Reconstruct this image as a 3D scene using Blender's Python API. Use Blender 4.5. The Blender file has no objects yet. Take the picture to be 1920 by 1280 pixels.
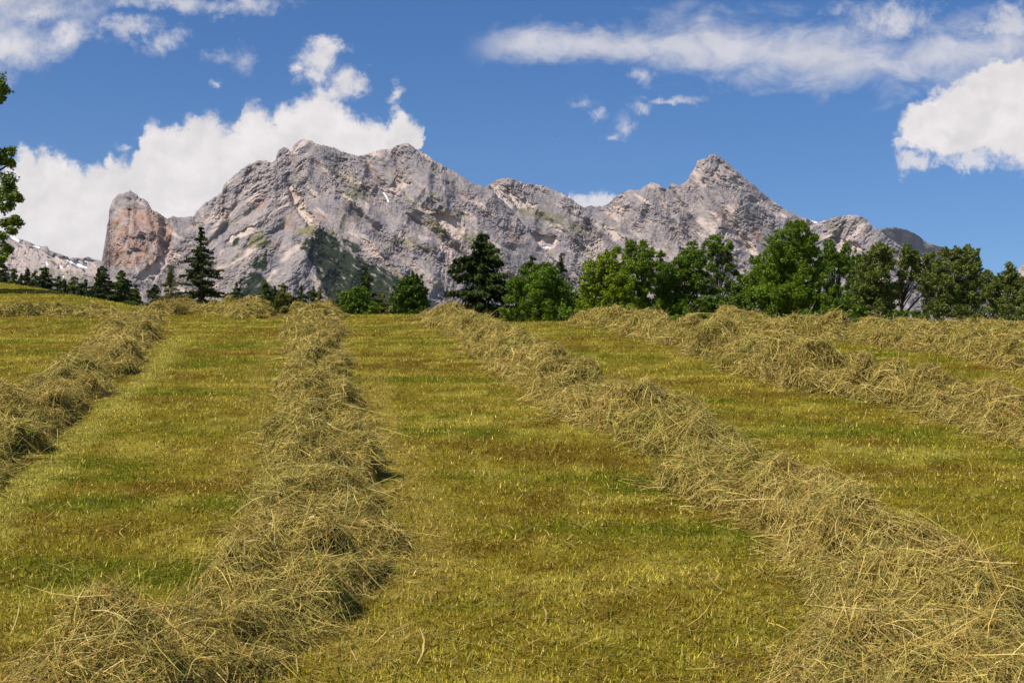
import bpy, math
import numpy as np

# ------------------------------------------------------------------ camera, sky, sun
S = bpy.context.scene
COL = S.collection
F = 2666.67                      # focal length in photo pixels (1920 wide)
PITCH = math.radians(5.57)
CZ = 1.93
cam_d = bpy.data.cameras.new("camera"); cam = bpy.data.objects.new("camera", cam_d); COL.objects.link(cam)
cam_d.sensor_width = 36.0; cam_d.lens = 36.0 * F / 1920.0
cam_d.clip_start = 0.1; cam_d.clip_end = 40000
cam.location = (0, 0, CZ); cam.rotation_euler = (math.pi / 2 + PITCH, 0, 0)
S.camera = cam

SUN_EL = math.radians(51); SUN_AZ = math.radians(231)      # compass bearing from +Y, clockwise (behind the camera, to the left)
sd = bpy.data.lights.new("sun", 'SUN'); sd.energy = 5.0; sd.angle = math.radians(0.53); sd.color = (1.0, 0.93, 0.82)
sun = bpy.data.objects.new("sun", sd); COL.objects.link(sun)
sdir = (math.sin(SUN_AZ) * math.cos(SUN_EL), math.cos(SUN_AZ) * math.cos(SUN_EL), math.sin(SUN_EL))
from mathutils import Vector
sun.rotation_euler = Vector(sdir).to_track_quat('Z', 'Y').to_euler()
sun.location = (0, -20, 60)

S.view_settings.view_transform = 'Standard'; S.view_settings.look = 'None'
S.view_settings.exposure = 0.24; S.view_settings.gamma = 1.0
S.render.engine = 'CYCLES'
S.cycles.max_bounces = 5; S.cycles.diffuse_bounces = 3; S.cycles.transmission_bounces = 3
S.cycles.volume_bounces = 0
S.cycles.use_adaptive_sampling = True
S.render.film_transparent = False

rng = np.random.default_rng(7)

# ------------------------------------------------------------------ node helpers
class NT:
    def __init__(s, tree): s.t = tree; s.n = tree.nodes; s.l = tree.links
    def node(s, typ, **kw):
        n = s.n.new(typ)
        for k, v in kw.items(): setattr(n, k, v)
        return n
    def put(s, sock, v):
        if isinstance(v, bpy.types.NodeSocket): s.l.new(v, sock)
        else:
            try: sock.default_value = v
            except Exception: sock.default_value = tuple(v)
    def math(s, op, a, b=0.0, c=0.0, clamp=False):
        n = s.node('ShaderNodeMath', operation=op, use_clamp=clamp)
        s.put(n.inputs[0], a)
        if len(n.inputs) > 1: s.put(n.inputs[1], b)
        if len(n.inputs) > 2: s.put(n.inputs[2], c)
        return n.outputs[0]
    def vmath(s, op, a, b=(0, 0, 0), c=(0, 0, 0), out=0):
        n = s.node('ShaderNodeVectorMath', operation=op)
        s.put(n.inputs[0], a); s.put(n.inputs[1], b)
        if op in ('MULTIPLY_ADD',): s.put(n.inputs[2], c)
        return n.outputs['Value'] if op in ('LENGTH', 'DOT_PRODUCT', 'DISTANCE') else n.outputs[0]
    def mix(s, f, a, b):
        n = s.node('ShaderNodeMix', data_type='RGBA')
        s.put(n.inputs[0], f); s.put(n.inputs[6], a); s.put(n.inputs[7], b)
        return n.outputs[2]
    def sstep(s, x, lo, hi):
        n = s.node('ShaderNodeMapRange', interpolation_type='SMOOTHSTEP')
        s.put(n.inputs[0], x); n.inputs[1].default_value = lo; n.inputs[2].default_value = hi
        return n.outputs[0]
    def noise(s, vec, scale, detail=4, rough=0.55, dist=0.0, col=False):
        n = s.node('ShaderNodeTexNoise')
        s.put(n.inputs['Vector'], vec); n.inputs['Scale'].default_value = scale
        n.inputs['Detail'].default_value = detail; n.inputs['Roughness'].default_value = rough
        n.inputs['Distortion'].default_value = dist
        return n.outputs[1] if col else n.outputs[0]
    def curve(s, x, pts, x0, x1, y0, y1):
        """piecewise curve through pts (x, y), everything scaled to 0..1 inside"""
        xn = s.math('DIVIDE', s.math('SUBTRACT', x, x0), x1 - x0, clamp=True)
        n = s.node('ShaderNodeFloatCurve')
        c = n.mapping.curves[0]
        P = [((a - x0) / (x1 - x0), (b - y0) / (y1 - y0)) for a, b in pts]
        while len(c.points) < len(P): c.points.new(0.5, 0.5)
        for q, (a, b) in zip(c.points, P): q.location = (a, b); q.handle_type = 'VECTOR'
        n.mapping.update()
        s.put(n.inputs[1], xn)
        return s.math('MULTIPLY_ADD', n.outputs[0], y1 - y0, y0)

# ------------------------------------------------------------------ world: physical sky with clouds in the direction of the mountains
W = bpy.data.worlds.new("World"); S.world = W; W.use_nodes = True
wt = NT(W.node_tree); W.node_tree.nodes.clear()
out = wt.node('ShaderNodeOutputWorld'); bg = wt.node('ShaderNodeBackground')
SKY_STR = 0.1
bg.inputs[1].default_value = SKY_STR
wt.l.new(bg.outputs[0], out.inputs[0])
sky = wt.node('ShaderNodeTexSky', sky_type='NISHITA'); sky.sun_disc = False
sky.sun_elevation = SUN_EL; sky.sun_rotation = SUN_AZ
sky.altitude = 900; sky.air_density = 1.0; sky.dust_density = 0.25; sky.ozone_density = 2.2
hs = wt.node('ShaderNodeHueSaturation'); hs.inputs['Hue'].default_value = 0.509; hs.inputs['Saturation'].default_value = 1.36; hs.inputs['Value'].default_value = 0.93
wt.l.new(sky.outputs[0], hs.inputs['Color'])
skycol = wt.mix(1.0, hs.outputs[0], hs.outputs[0])

def boost(x): return wt.math('MULTIPLY_ADD', wt.math('SUBTRACT', x, 0.5), 1.9, 0.5)
def build_clouds():
    tc = wt.node('ShaderNodeTexCoord')
    d = tc.outputs['Generated']
    cp, sp = math.cos(PITCH), math.sin(PITCH)
    ax = wt.vmath('DOT_PRODUCT', d, (1, 0, 0)); ay = wt.vmath('DOT_PRODUCT', d, (0, cp, sp)); az = wt.vmath('DOT_PRODUCT', d, (0, -sp, cp))
    front = wt.math('GREATER_THAN', ay, 0.12)
    ays = wt.math('MAXIMUM', ay, 0.12)
    X = wt.math('MULTIPLY_ADD', wt.math('DIVIDE', ax, ays), F / 100, 9.6)          # hundreds of photo pixels
    Y = wt.math('MULTIPLY_ADD', wt.math('DIVIDE', az, ays), -F / 100, 6.4)
    cx = wt.node('ShaderNodeCombineXYZ'); wt.put(cx.inputs[0], X); wt.put(cx.inputs[1], Y)
    P = cx.outputs[0]
    w1 = wt.noise(P, 1.1, 5, 0.6, 0.0, True)
    Pw = wt.vmath('MULTIPLY_ADD', wt.vmath('SUBTRACT', w1, (0.5, 0.5, 0.5)), (0.6, 0.55, 0), P)
    w2 = wt.noise(P, 4.5, 6, 0.62, 0.0, True)
    Pw = wt.vmath('MULTIPLY_ADD', wt.vmath('SUBTRACT', w2, (0.5, 0.5, 0.5)), (0.34, 0.30, 0), Pw)
    w3 = wt.noise(P, 15.0, 5, 0.6, 0.0, True)
    Pw = wt.vmath('MULTIPLY_ADD', wt.vmath('SUBTRACT', w3, (0.5, 0.5, 0.5)), (0.11, 0.10, 0), Pw)
    sx = wt.node('ShaderNodeSeparateXYZ'); wt.put(sx.inputs[0], Pw)
    Xw, Yw = sx.outputs[0], sx.outputs[1]
    nA = boost(wt.noise(P, 0.9, 10, 0.64)); nB = boost(wt.noise(P, 2.4, 10, 0.68, 0.4))
    # boosted noise keeps the mean at one half but reaches further out
    def blob(c, r, src=None):
        q = wt.vmath('MULTIPLY', wt.vmath('SUBTRACT', src or Pw, (c[0] / 100, c[1] / 100, 0)), (100 / r[0], 100 / r[1], 0))
        return wt.math('SUBTRACT', 1.0, wt.vmath('LENGTH', q))
    def union(bl):
        o = bl[0]
        for b in bl[1:]: o = wt.math('SMOOTH_MAX', o, b, 0.35)
        return o
    # cumulus bank behind the main massif
    top = [(-300, 330), (-60, 330), (0, 322), (30, 287), (44, 272), (62, 282), (82, 277), (104, 290), (132, 299), (158, 318), (178, 304), (188, 317), (197, 283), (207, 300), (228, 308), (238, 310), (250, 292), (262, 255), (276, 224), (296, 220), (314, 236), (332, 232), (346, 217), (372, 224), (396, 219), (428, 236), (448, 228), (456, 197), (478, 201), (512, 216), (530, 200), (556, 195), (586, 182), (612, 174), (634, 187), (660, 207), (690, 222), (720, 232), (732, 212), (748, 196), (764, 214), (786, 235), (796, 250), (803, 420), (830, 700), (1200, 700)]
    tp = wt.curve(Xw, [(a / 100, b / 100) for a, b in top], -3.0, 12.0, 1.0, 8.0)
    bank = wt.math('ADD', wt.math('SUBTRACT', Yw, tp), wt.math('MULTIPLY', wt.math('SUBTRACT', nB, 0.5), 0.35))
    m_bank = wt.sstep(bank, -0.10, 0.22)
    bl_turret = union([blob((600, 115), (52, 40)), blob((618, 92), (45, 24)), blob((585, 140), (40, 30)), blob((640, 150), (42, 34)), blob((668, 160), (30, 22)), blob((612, 178), (40, 26)), blob((745, 178), (16, 30)), blob((560, 130), (24, 16))])
    tur = wt.math('ADD', bl_turret, wt.math('MULTIPLY', wt.math('SUBTRACT', nB, 0.5), 1.3))
    m_tur = wt.math('MULTIPLY', wt.sstep(tur, -0.05, 1.05), 0.90)
    # right cumulus
    bl_r = union([blob((1880, 205), (125, 112)), blob((1800, 232), (100, 80)), blob((1745, 240), (70, 62)), blob((1960, 215), (150, 130)), blob((1900, 150), (80, 50))])
    rc = wt.math('ADD', bl_r, wt.math('MULTIPLY', wt.math('SUBTRACT', nB, 0.5), 0.35))
    m_r = wt.sstep(rc, 0.06, 0.36)
    bl_rt = union([blob((1722, 300), (52, 36)), blob((1820, 300), (70, 30)), blob((1690, 265), (22, 20))])
    m_rt = wt.math('MULTIPLY', wt.sstep(wt.math('ADD', bl_rt, wt.math('MULTIPLY', wt.math('SUBTRACT', nB, 0.5), 1.4)), 0.05, 0.8), 0.8)
    m_r = wt.math('MAXIMUM', m_r, m_rt)
    # long streak, upper right
    cy = wt.curve(X, [(8, .95), (9.2, .86), (10, .78), (11.2, .82), (12.5, .84), (14, .92), (15.5, 1.08), (17, 1.15), (18.2, 1.0), (19.2, .8), (22, .6)], 8.0, 22.0, 0, 2)
    hw = wt.curve(X, [(8, .3), (9, .3), (9.7, .42), (10.3, .45), (11.3, .34), (11.9, .5), (12.6, .66), (14, .72), (15.5, .74), (17, .72), (18, .68), (19.2, .62), (22, .5)], 8.0, 22.0, 0, 1)
    dd = wt.math('SUBTRACT', 1.0, wt.math('DIVIDE', wt.math('ABSOLUTE', wt.math('SUBTRACT', Yw, cy)), wt.math('MAXIMUM', hw, 0.001)))
    pst = wt.vmath('MULTIPLY', P, (0.55, 1.0, 1))
    nC = wt.noise(pst, 1.7, 9, 0.6, 0.6)
    st = wt.math('ADD', dd, wt.math('MULTIPLY', wt.math('SUBTRACT', nC, 0.5), 2.6))
    m_s = wt.math('MULTIPLY', wt.math('MULTIPLY', wt.sstep(st, -0.25, 1.35), 0.72), wt.sstep(X, 8.6, 9.9))
    bump = blob((1665, 34), (130, 50))
    m_b2 = wt.math('MULTIPLY', wt.sstep(wt.math('ADD', bump, wt.math('MULTIPLY', wt.math('SUBTRACT', nB, 0.5), 1.2)), 0.0, 1.25), 0.75)
    m_b3 = wt.math('MULTIPLY', wt.sstep(wt.math('ADD', blob((1900, 45), (110, 45)), wt.math('MULTIPLY', wt.math('SUBTRACT', nB, 0.5), 1.1)), 0.0, 1.0), 0.7)
    # upper-left clouds
    bl_l = union([blob((20, 85), (130, 55)), blob((60, 25), (130, 42)), blob((-60, 60), (170, 110)), blob((130, 60), (50, 40)), blob((-40, 5), (260, 60))])
    m_l = wt.math('MULTIPLY', wt.sstep(wt.math('ADD', bl_l, wt.math('MULTIPLY', wt.math('SUBTRACT', nA, 0.5), 1.2)), -0.05, 1.05), 0.84)
    bl_w = union([blob((240, 55), (85, 26)), blob((305, 72), (45, 30)), blob((200, 50), (50, 20)), blob((320, 5), (170, 18)), blob((430, 8), (120, 26))])
    m_w = wt.math('MULTIPLY', wt.sstep(wt.math('ADD', bl_w, wt.math('MULTIPLY', wt.math('SUBTRACT', nB, 0.5), 1.5)), -0.1, 1.25), 0.7)
    # small puffs
    bl_p = union([blob((457, 112), (36, 36)), blob((410, 105), (46, 22)), blob((1210, 143), (27, 28)), blob((1090, 196), (30, 20)), blob((1122, 214), (26, 13)), blob((1198, 201), (25, 16)), blob((1172, 238), (24, 34)), blob((1150, 258), (30, 12)), blob((405, 166), (10, 12)), blob((228, 275), (20, 14)), blob((1255, 185), (90, 9))])
    m_p = wt.math('MULTIPLY', wt.sstep(wt.math('ADD', bl_p, wt.math('MULTIPLY', wt.math('SUBTRACT', nB, 0.5), 1.2)), 0.0, 1.5), 0.74)
    bl_n = union([blob((1120, 400), (85, 48))])
    m_n = wt.math('MULTIPLY', wt.sstep(wt.math('ADD', bl_n, wt.math('MULTIPLY', wt.math('SUBTRACT', nB, 0.5), 0.8)), 0.0, 0.5), 0.85)
    m = m_bank
    for k in (m_tur, m_r, m_s, m_b2, m_b3, m_l, m_w, m_p, m_n): m = wt.math('MAXIMUM', m, k)
    m = wt.math('MULTIPLY', m, front)
    # cloud tone: self-shading of the billows painted into the white by offset noise
    tone_n = wt.noise(Pw, 1.0, 6, 0.55)
    edge_n = wt.noise(wt.vmath('ADD', Pw, (-0.10, -0.16, 0)), 1.0, 6, 0.55)
    tone = wt.math('MULTIPLY_ADD', wt.math('SUBTRACT', tone_n, edge_n), 1.7, 0.5)
    tone = wt.math('ADD', tone, wt.math('MULTIPLY', wt.math('SUBTRACT', tone_n, 0.5), 0.9), clamp=True)
    ccol = wt.mix(tone, (6.1, 5.8, 5.8, 1), (8.3, 7.85, 7.65, 1))
    return m, ccol
cm, cc = build_clouds()
wt.l.new(wt.mix(cm, skycol, cc), bg.inputs[0])
W.cycles.sampling_method = 'MANUAL'; W.cycles.sample_map_resolution = 1024

# ------------------------------------------------------------------ numeric helpers
_perm = np.random.default_rng(3).permutation(512).astype(np.int64)
_perm = np.concatenate([_perm, _perm, _perm, _perm])
_g = np.random.default_rng(5).normal(size=(512, 3)); _g /= np.linalg.norm(_g, axis=1)[:, None]
def perlin(p):
    """gradient noise, p (N,3) -> about -0.7..0.7"""
    p = np.asarray(p, float)
    i = np.floor(p).astype(np.int64); f = p - i; i &= 511
    u = f * f * f * (f * (f * 6 - 15) + 10)
    r = 0
    for dx in (0, 1):
        for dy in (0, 1):
            for dz in (0, 1):
                h = _perm[_perm[_perm[(i[:, 0] + dx) & 511] + ((i[:, 1] + dy) & 511)] + ((i[:, 2] + dz) & 511)]
                g = _g[h]
                d = (f[:, 0] - dx) * g[:, 0] + (f[:, 1] - dy) * g[:, 1] + (f[:, 2] - dz) * g[:, 2]
                w = (u[:, 0] if dx else 1 - u[:, 0]) * (u[:, 1] if dy else 1 - u[:, 1]) * (u[:, 2] if dz else 1 - u[:, 2])
                r = r + w * d
    return r
def fbm(p, oct=4, gain=0.5, lac=2.03):
    a = 1.0; s = 0; q = np.asarray(p, float)
    for k in range(oct):
        s = s + a * perlin(q + 17.3 * k); a *= gain; q = q * lac
    return s
def ridged(p, oct=4, gain=0.5, lac=2.07):
    a = 1.0; s = 0; q = np.asarray(p, float); t = 0
    for k in range(oct):
        s = s + a * (1 - np.abs(perlin(q + 9.1 * k)) * 2.6); t += a; a *= gain; q = q * lac
    return s / t
def v3(x, y, z=0.0):
    x = np.asarray(x, float); y = np.asarray(y, float)
    return np.stack([x, y, np.broadcast_to(np.asarray(z, float), x.shape)], -1)
def smooth(x, a, b):
    t = np.clip((x - a) / (b - a), 0, 1); return t * t * (3 - 2 * t)

def ray(px, py):
    px = np.asarray(px, float); py = np.asarray(py, float)
    dx = (px - 960) / F; dy = (640 - py) / F
    return np.stack([dx, math.cos(PITCH) - dy * math.sin(PITCH), math.sin(PITCH) + dy * math.cos(PITCH)], -1)
def at(px, py, Y):
    """world point on the line of sight of a photo pixel, Y metres north of the camera"""
    r = ray(px, py); return np.array([0, 0, CZ]) + r * (np.asarray(Y, float) / r[..., 1])[..., None]

# ------------------------------------------------------------------ terrain
GS = 0.174; G2 = 0.092
def _soft(t, w): return 0.5 * (np.sqrt(t * t + w * w) + t)
def _base(y, yc):
    z = GS * y - (GS - G2) * _soft(y - yc, 3.0)
    z = z - (G2 + 0.05) * _soft(y - 270.0, 40.0) + 0.05 * _soft(y - 760.0, 80.0)
    return z
_sil = [(-700, 470), (-300, 500), (0, 529), (120, 550), (240, 572), (330, 584), (500, 591), (640, 591), (780, 590), (860, 597), (950, 605), (1040, 603), (1200, 603), (1450, 604), (1700, 605), (1920, 604), (2400, 600)]
_U = []; _YC = []
_yy = np.linspace(8, 140, 2000)
for _px, _py in _sil:
    r = ray(_px, _py); e = r[2] / r[1]; lo, hi = 8.0, 130.0
    for _ in range(50):
        m_ = 0.5 * (lo + hi)
        if np.max((_base(_yy, m_) - CZ) / _yy) < e: lo = m_
        else: hi = m_
    _U.append(r[0] / r[1]); _YC.append(m_)
def ground_z(x, y):
    x = np.asarray(x, float); y = np.asarray(y, float)
    u = x / np.maximum(y, 1.0)
    yc = np.interp(u, _U, _YC)
    z = _base(y, yc)
    sh = x.shape
    n = perlin(v3(x.ravel() * 0.35, y.ravel() * 0.35, 3.3)).reshape(sh)
    return z + 0.05 * n * np.clip(1.3 - y / 40, 0, 1)
def hit(px, py):
    r = ray(px, py); t = np.linspace(2, 90, 9000)
    p = np.array([0, 0, CZ]) + t[:, None] * r
    b = np.nonzero(p[:, 2] <= ground_z(p[:, 0], p[:, 1]))[0]
    k = b[0] if len(b) else int(np.argmin(p[:, 2] - ground_z(p[:, 0], p[:, 1])))
    q = p[k].copy(); q[2] = ground_z(q[0:1], q[1:2])[0]
    return q

# ------------------------------------------------------------------ mesh + material helpers
def make_mesh(name, v, f, mat=None, attrs=None, smooth_shade=False, origin=None, parent=None, link=True):
    v = np.asarray(v, np.float64)
    if origin is not None: v = v - np.asarray(origin, float)
    f = np.asarray(f, np.int32); k = f.shape[1]
    me = bpy.data.meshes.new(name)
    me.vertices.add(len(v)); me.vertices.foreach_set('co', v.astype(np.float32).ravel())
    me.loops.add(f.size); me.loops.foreach_set('vertex_index', f.ravel())
    me.polygons.add(len(f))
    me.polygons.foreach_set('loop_start', np.arange(0, f.size, k, dtype=np.int32))
    me.polygons.foreach_set('use_smooth', np.full(len(f), bool(smooth_shade)))
    me.update(calc_edges=True)
    for an, arr in (attrs or {}).items():
        arr = np.asarray(arr, np.float32)
        if arr.ndim == 1:
            a = me.attributes.new(an, 'FLOAT', 'POINT'); a.data.foreach_set('value', arr)
        else:
            if arr.shape[1] == 3: arr = np.concatenate([arr, np.ones((len(arr), 1), np.float32)], 1)
            a = me.attributes.new(an, 'FLOAT_COLOR', 'POINT'); a.data.foreach_set('color', arr.ravel())
    if mat: me.materials.append(mat)
    o = bpy.data.objects.new(name, me)
    if origin is not None and parent is None: o.location = origin
    COL.objects.link(o)
    if parent is not None: o.parent = parent
    return o
def grid_faces(nr, nc, base=0):
    i = np.arange(nr - 1)[:, None] * nc + np.arange(nc - 1)[None]
    return (np.stack([i, i + 1, i + nc + 1, i + nc], -1).reshape(-1, 4) + base).astype(np.int32)
def tag(o, label=None, cat=None, group=None, kind=None):
    if label: o['label'] = label
    if cat: o['category'] = cat
    if group: o['group'] = group
    if kind: o['kind'] = kind
    return o
def new_mat(name):
    m = bpy.data.materials.new(name); m.use_nodes = True; m.node_tree.nodes.clear()
    t = NT(m.node_tree); o = t.node('ShaderNodeOutputMaterial'); return m, t, o
def principled(t, o, col, rough=0.8, spec=0.2):
    b = t.node('ShaderNodeBsdfPrincipled'); t.put(b.inputs['Base Color'], col); t.put(b.inputs['Roughness'], rough)
    b.inputs['Specular IOR Level'].default_value = spec
    t.l.new(b.outputs[0], o.inputs[0]); return b
def attr(t, name): 
    a = t.node('ShaderNodeAttribute', attribute_name=name); return a
def leafy(name, transl=0.3, rough=0.6, spec=0.25):
    """thin blades and leaves: their own tint, a little light through them"""
    m, t, o = new_mat(name)
    c = attr(t, 'tint').outputs['Color']
    b = t.node('ShaderNodeBsdfPrincipled'); t.put(b.inputs['Base Color'], c)
    b.inputs['Roughness'].default_value = rough; b.inputs['Specular IOR Level'].default_value = spec
    tr = t.node('ShaderNodeBsdfTranslucent'); t.put(tr.inputs[0], c)
    mx = t.node('ShaderNodeMixShader'); mx.inputs[0].default_value = transl
    t.l.new(b.outputs[0], mx.inputs[1]); t.l.new(tr.outputs[0], mx.inputs[2]); t.l.new(mx.outputs[0], o.inputs[0])
    return m
M_HAY = leafy('hay', 0.15, 0.75, 0.05)
M_GRASS = leafy('grass', 0.22, 0.8, 0.04)
M_LEAF = leafy('leaves', 0.32, 0.5, 0.3)
M_NEEDLE = leafy('needles', 0.1, 0.6, 0.15)
def bark_mat():
    m, t, o = new_mat('bark')
    g = t.node('ShaderNodeTexCoord').outputs['Object']
    n = t.noise(t.vmath('MULTIPLY', g, (6, 6, 1.5)), 1.0, 5)
    principled(t, o, t.mix(n, (0.05, 0.036, 0.022, 1), (0.17, 0.135, 0.10, 1)), 0.9, 0.1); return m
M_BARK = bark_mat()

# ------------------------------------------------------------------ ground sheet
def patch_colour(x, y):
    """mown stubble: green, straw and brown patches, paler raked strips beside the rows"""
    q = v3(x, y)
    a = 1.25 * fbm(q * np.array([0.30, 0.85, 1]) + 4, 4, 0.60); b = 1.2 * fbm(q * np.array([0.75, 1.7, 1]) + 31, 4, 0.62); c = fbm(q * 0.22 + 77, 3)
    green = np.array([0.155, 0.184, 0.005]); straw = np.array([0.570, 0.470, 0.066]); brown = np.array([0.205, 0.120, 0.010]); olive = np.array([0.340, 0.266, 0.022])
    col = np.repeat(olive[None], len(x), 0)
    def mixin(w, k): nonlocal col; col = col * (1 - w[:, None]) + k * w[:, None]
    mixin(smooth(a, 0.02, 0.38) * 0.95, green)
    mixin(smooth(-a + 0.3 * b, 0.06, 0.40) * 0.85, brown)
    mixin(smooth(b + 0.5 * c, 0.08, 0.5) * 0.9, straw)
    fine = fbm(q * 2.7 + 55, 3, 0.65); mixin(smooth(fine, 0.08, 0.5) * 0.55, brown); mixin(smooth(-fine, 0.08, 0.5) * 0.6, straw)
    for pts, hwid, k, w in STRIPS:
        d = np.full(len(x), 1e9)
        for (x0, y0), (x1, y1) in zip(pts[:-1], pts[1:]):
            vx, vy = x1 - x0, y1 - y0; tt = np.clip(((x - x0) * vx + (y - y0) * vy) / (vx * vx + vy * vy), 0, 1)
            d = np.minimum(d, np.hypot(x - x0 - tt * vx, y - y0 - tt * vy))
        mixin(smooth(-d + 0.25 * b, -hwid, -hwid * 0.3) * w, k)
    return col
def _strip(px): return [tuple(hit(*p)[:2]) for p in px]
PALE = np.array([0.56, 0.49, 0.085]); STR = np.array([0.50, 0.37, 0.075]); GRN = np.array([0.21, 0.23, 0.010])
STRIPS = [(_strip([(335, 630), (285, 700), (200, 765), (110, 850), (30, 930), (-80, 1040)]), 0.30, PALE, 0.75),
          (_strip([(700, 700), (730, 860), (800, 980), (780, 1080), (690, 1240)]), 0.30, STR, 0.6),
          (_strip([(500, 640), (480, 780), (420, 900)]), 0.25, STR, 0.4),
          (_strip([(1480, 790), (1620, 800), (1750, 830)]), 0.5, GRN, 0.6),
          (_strip([(1560, 840), (1800, 850)]), 0.25, PALE, 0.6)]

def build_ground():
    nr, nc = 640, 420
    tau = np.linspace(0, 1, nr)
    y = -8 + 9.0 * (np.exp(6.9 * tau) - 1)
    s = np.linspace(-1, 1, nc); s = np.sign(s) * np.abs(s) ** 1.25
    Y = np.repeat(y[:, None], nc, 1); X = s[None] * (np.maximum(Y, 0) * 0.75 + 13)
    Z = ground_z(X, Y)
    v = np.stack([X, Y, Z], -1).reshape(-1, 3)
    col = patch_colour(v[:, 0], v[:, 1]) * 0.62
    m, t, o = new_mat('meadow')
    c = attr(t, 'tint').outputs['Color']
    geo = t.node('ShaderNodeNewGeometry').outputs['Position']
    n = t.noise(geo, 22, 6, 0.7); n2 = t.noise(geo, 90, 3, 0.6)
    cc = t.mix(t.math('MULTIPLY', n, 0.8), c, t.mix(0.5, c, (0.05, 0.035, 0.01, 1)))
    b = principled(t, o, cc, 0.95, 0.05)
    bp = t.node('ShaderNodeBump'); bp.inputs['Strength'].default_value = 0.6; bp.inputs['Distance'].default_value = 0.03
    t.put(bp.inputs['Height'], t.math('ADD', n, n2)); t.l.new(bp.outputs[0], b.inputs['Normal'])
    g = make_mesh('ground', v, grid_faces(nr, nc), m, {'tint': col}, True)
    tag(g, 'mown alpine meadow rising to a crest, dry olive and straw stubble', 'meadow', kind='structure')
build_ground()

# ------------------------------------------------------------------ mountains
def rock_material():
    m, t, o = new_mat('limestone')
    geo = t.node('ShaderNodeNewGeometry').outputs['Position']
    n1 = t.noise(geo, 0.012, 5, 0.6); n2 = t.noise(geo, 0.06, 6, 0.65); n3 = t.noise(geo, 0.22, 4, 0.7)
    grey = t.mix(t.sstep(n1, 0.35, 0.65), (0.232, 0.210, 0.216, 1), (0.352, 0.298, 0.270, 1))
    grey = t.mix(t.math('MULTIPLY', t.sstep(n2, 0.42, 0.72), 0.55), grey, (0.43, 0.34, 0.29, 1))
    grey = t.mix(t.math('MULTIPLY', t.sstep(n3, 0.5, 0.75), 0.4), grey, (0.165, 0.155, 0.17, 1))
    gs = t.vmath('MULTIPLY', geo, (1.0, 0.6, 1.35))
    ck = t.math('ABSOLUTE', t.math('SUBTRACT', t.noise(gs, 0.045, 7, 0.72, 0.8), 0.5))
    grey = t.mix(t.math('MULTIPLY', t.math('SUBTRACT', 1.0, t.sstep(ck, 0.0, 0.05)), 0.6), grey, (0.105, 0.10, 0.115, 1))
    def layer(base, name, col, k=1.0):
        f = t.math('MULTIPLY', attr(t, name).outputs['Fac'], k, clamp=True); return t.mix(f, base, col)
    c = layer(grey, 'scree_and_lit', t.mix(n2, (0.50, 0.395, 0.335, 1), (0.58, 0.47, 0.40, 1)))
    c = layer(c, 'rust', t.mix(t.sstep(n2, 0.4, 0.62), (0.27, 0.135, 0.085, 1), (0.46, 0.25, 0.15, 1)))
    c = layer(c, 'turf', t.mix(n2, (0.155, 0.14, 0.065, 1), (0.22, 0.20, 0.09, 1)))
    c = layer(c, 'scrub', t.mix(t.sstep(n3, 0.3, 0.7), (0.014, 0.021, 0.010, 1), (0.034, 0.046, 0.020, 1)))
    c = layer(c, 'snow', (0.86, 0.87, 0.90, 1))
    principled(t, o, c, 0.95, 0.05); return m
M_ROCK = rock_material()

def poly_mask(px, py, poly, soft):
    """signed distance style mask of a polygon, soft edge in pixels"""
    poly = np.asarray(poly, float); n = len(poly)
    inside = np.zeros(px.shape, bool); d = np.full(px.shape, 1e9)
    for i in range(n):
        x0, y0 = poly[i]; x1, y1 = poly[(i + 1) % n]
        c = ((y0 > py) != (y1 > py)) & (px < (x1 - x0) * (py - y0) / ((y1 - y0) if y1 != y0 else 1e-9) + x0)
        inside ^= c
        vx, vy = x1 - x0, y1 - y0
        tt = np.clip(((px - x0) * vx + (py - y0) * vy) / (vx * vx + vy * vy + 1e-9), 0, 1)
        d = np.minimum(d, np.hypot(px - x0 - tt * vx, py - y0 - tt * vy))
    sd = np.where(inside, d, -d)
    return smooth(sd, -soft, soft)
def line_dist(px, py, pts):
    d = np.full(px.shape, 1e9)
    for (x0, y0), (x1, y1) in zip(pts[:-1], pts[1:]):
        vx, vy = x1 - x0, y1 - y0
        tt = np.clip(((px - x0) * vx + (py - y0) * vy) / (vx * vx + vy * vy), 0, 1)
        d = np.minimum(d, np.hypot(px - x0 - tt * vx, py - y0 - tt * vy))
    return d

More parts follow.
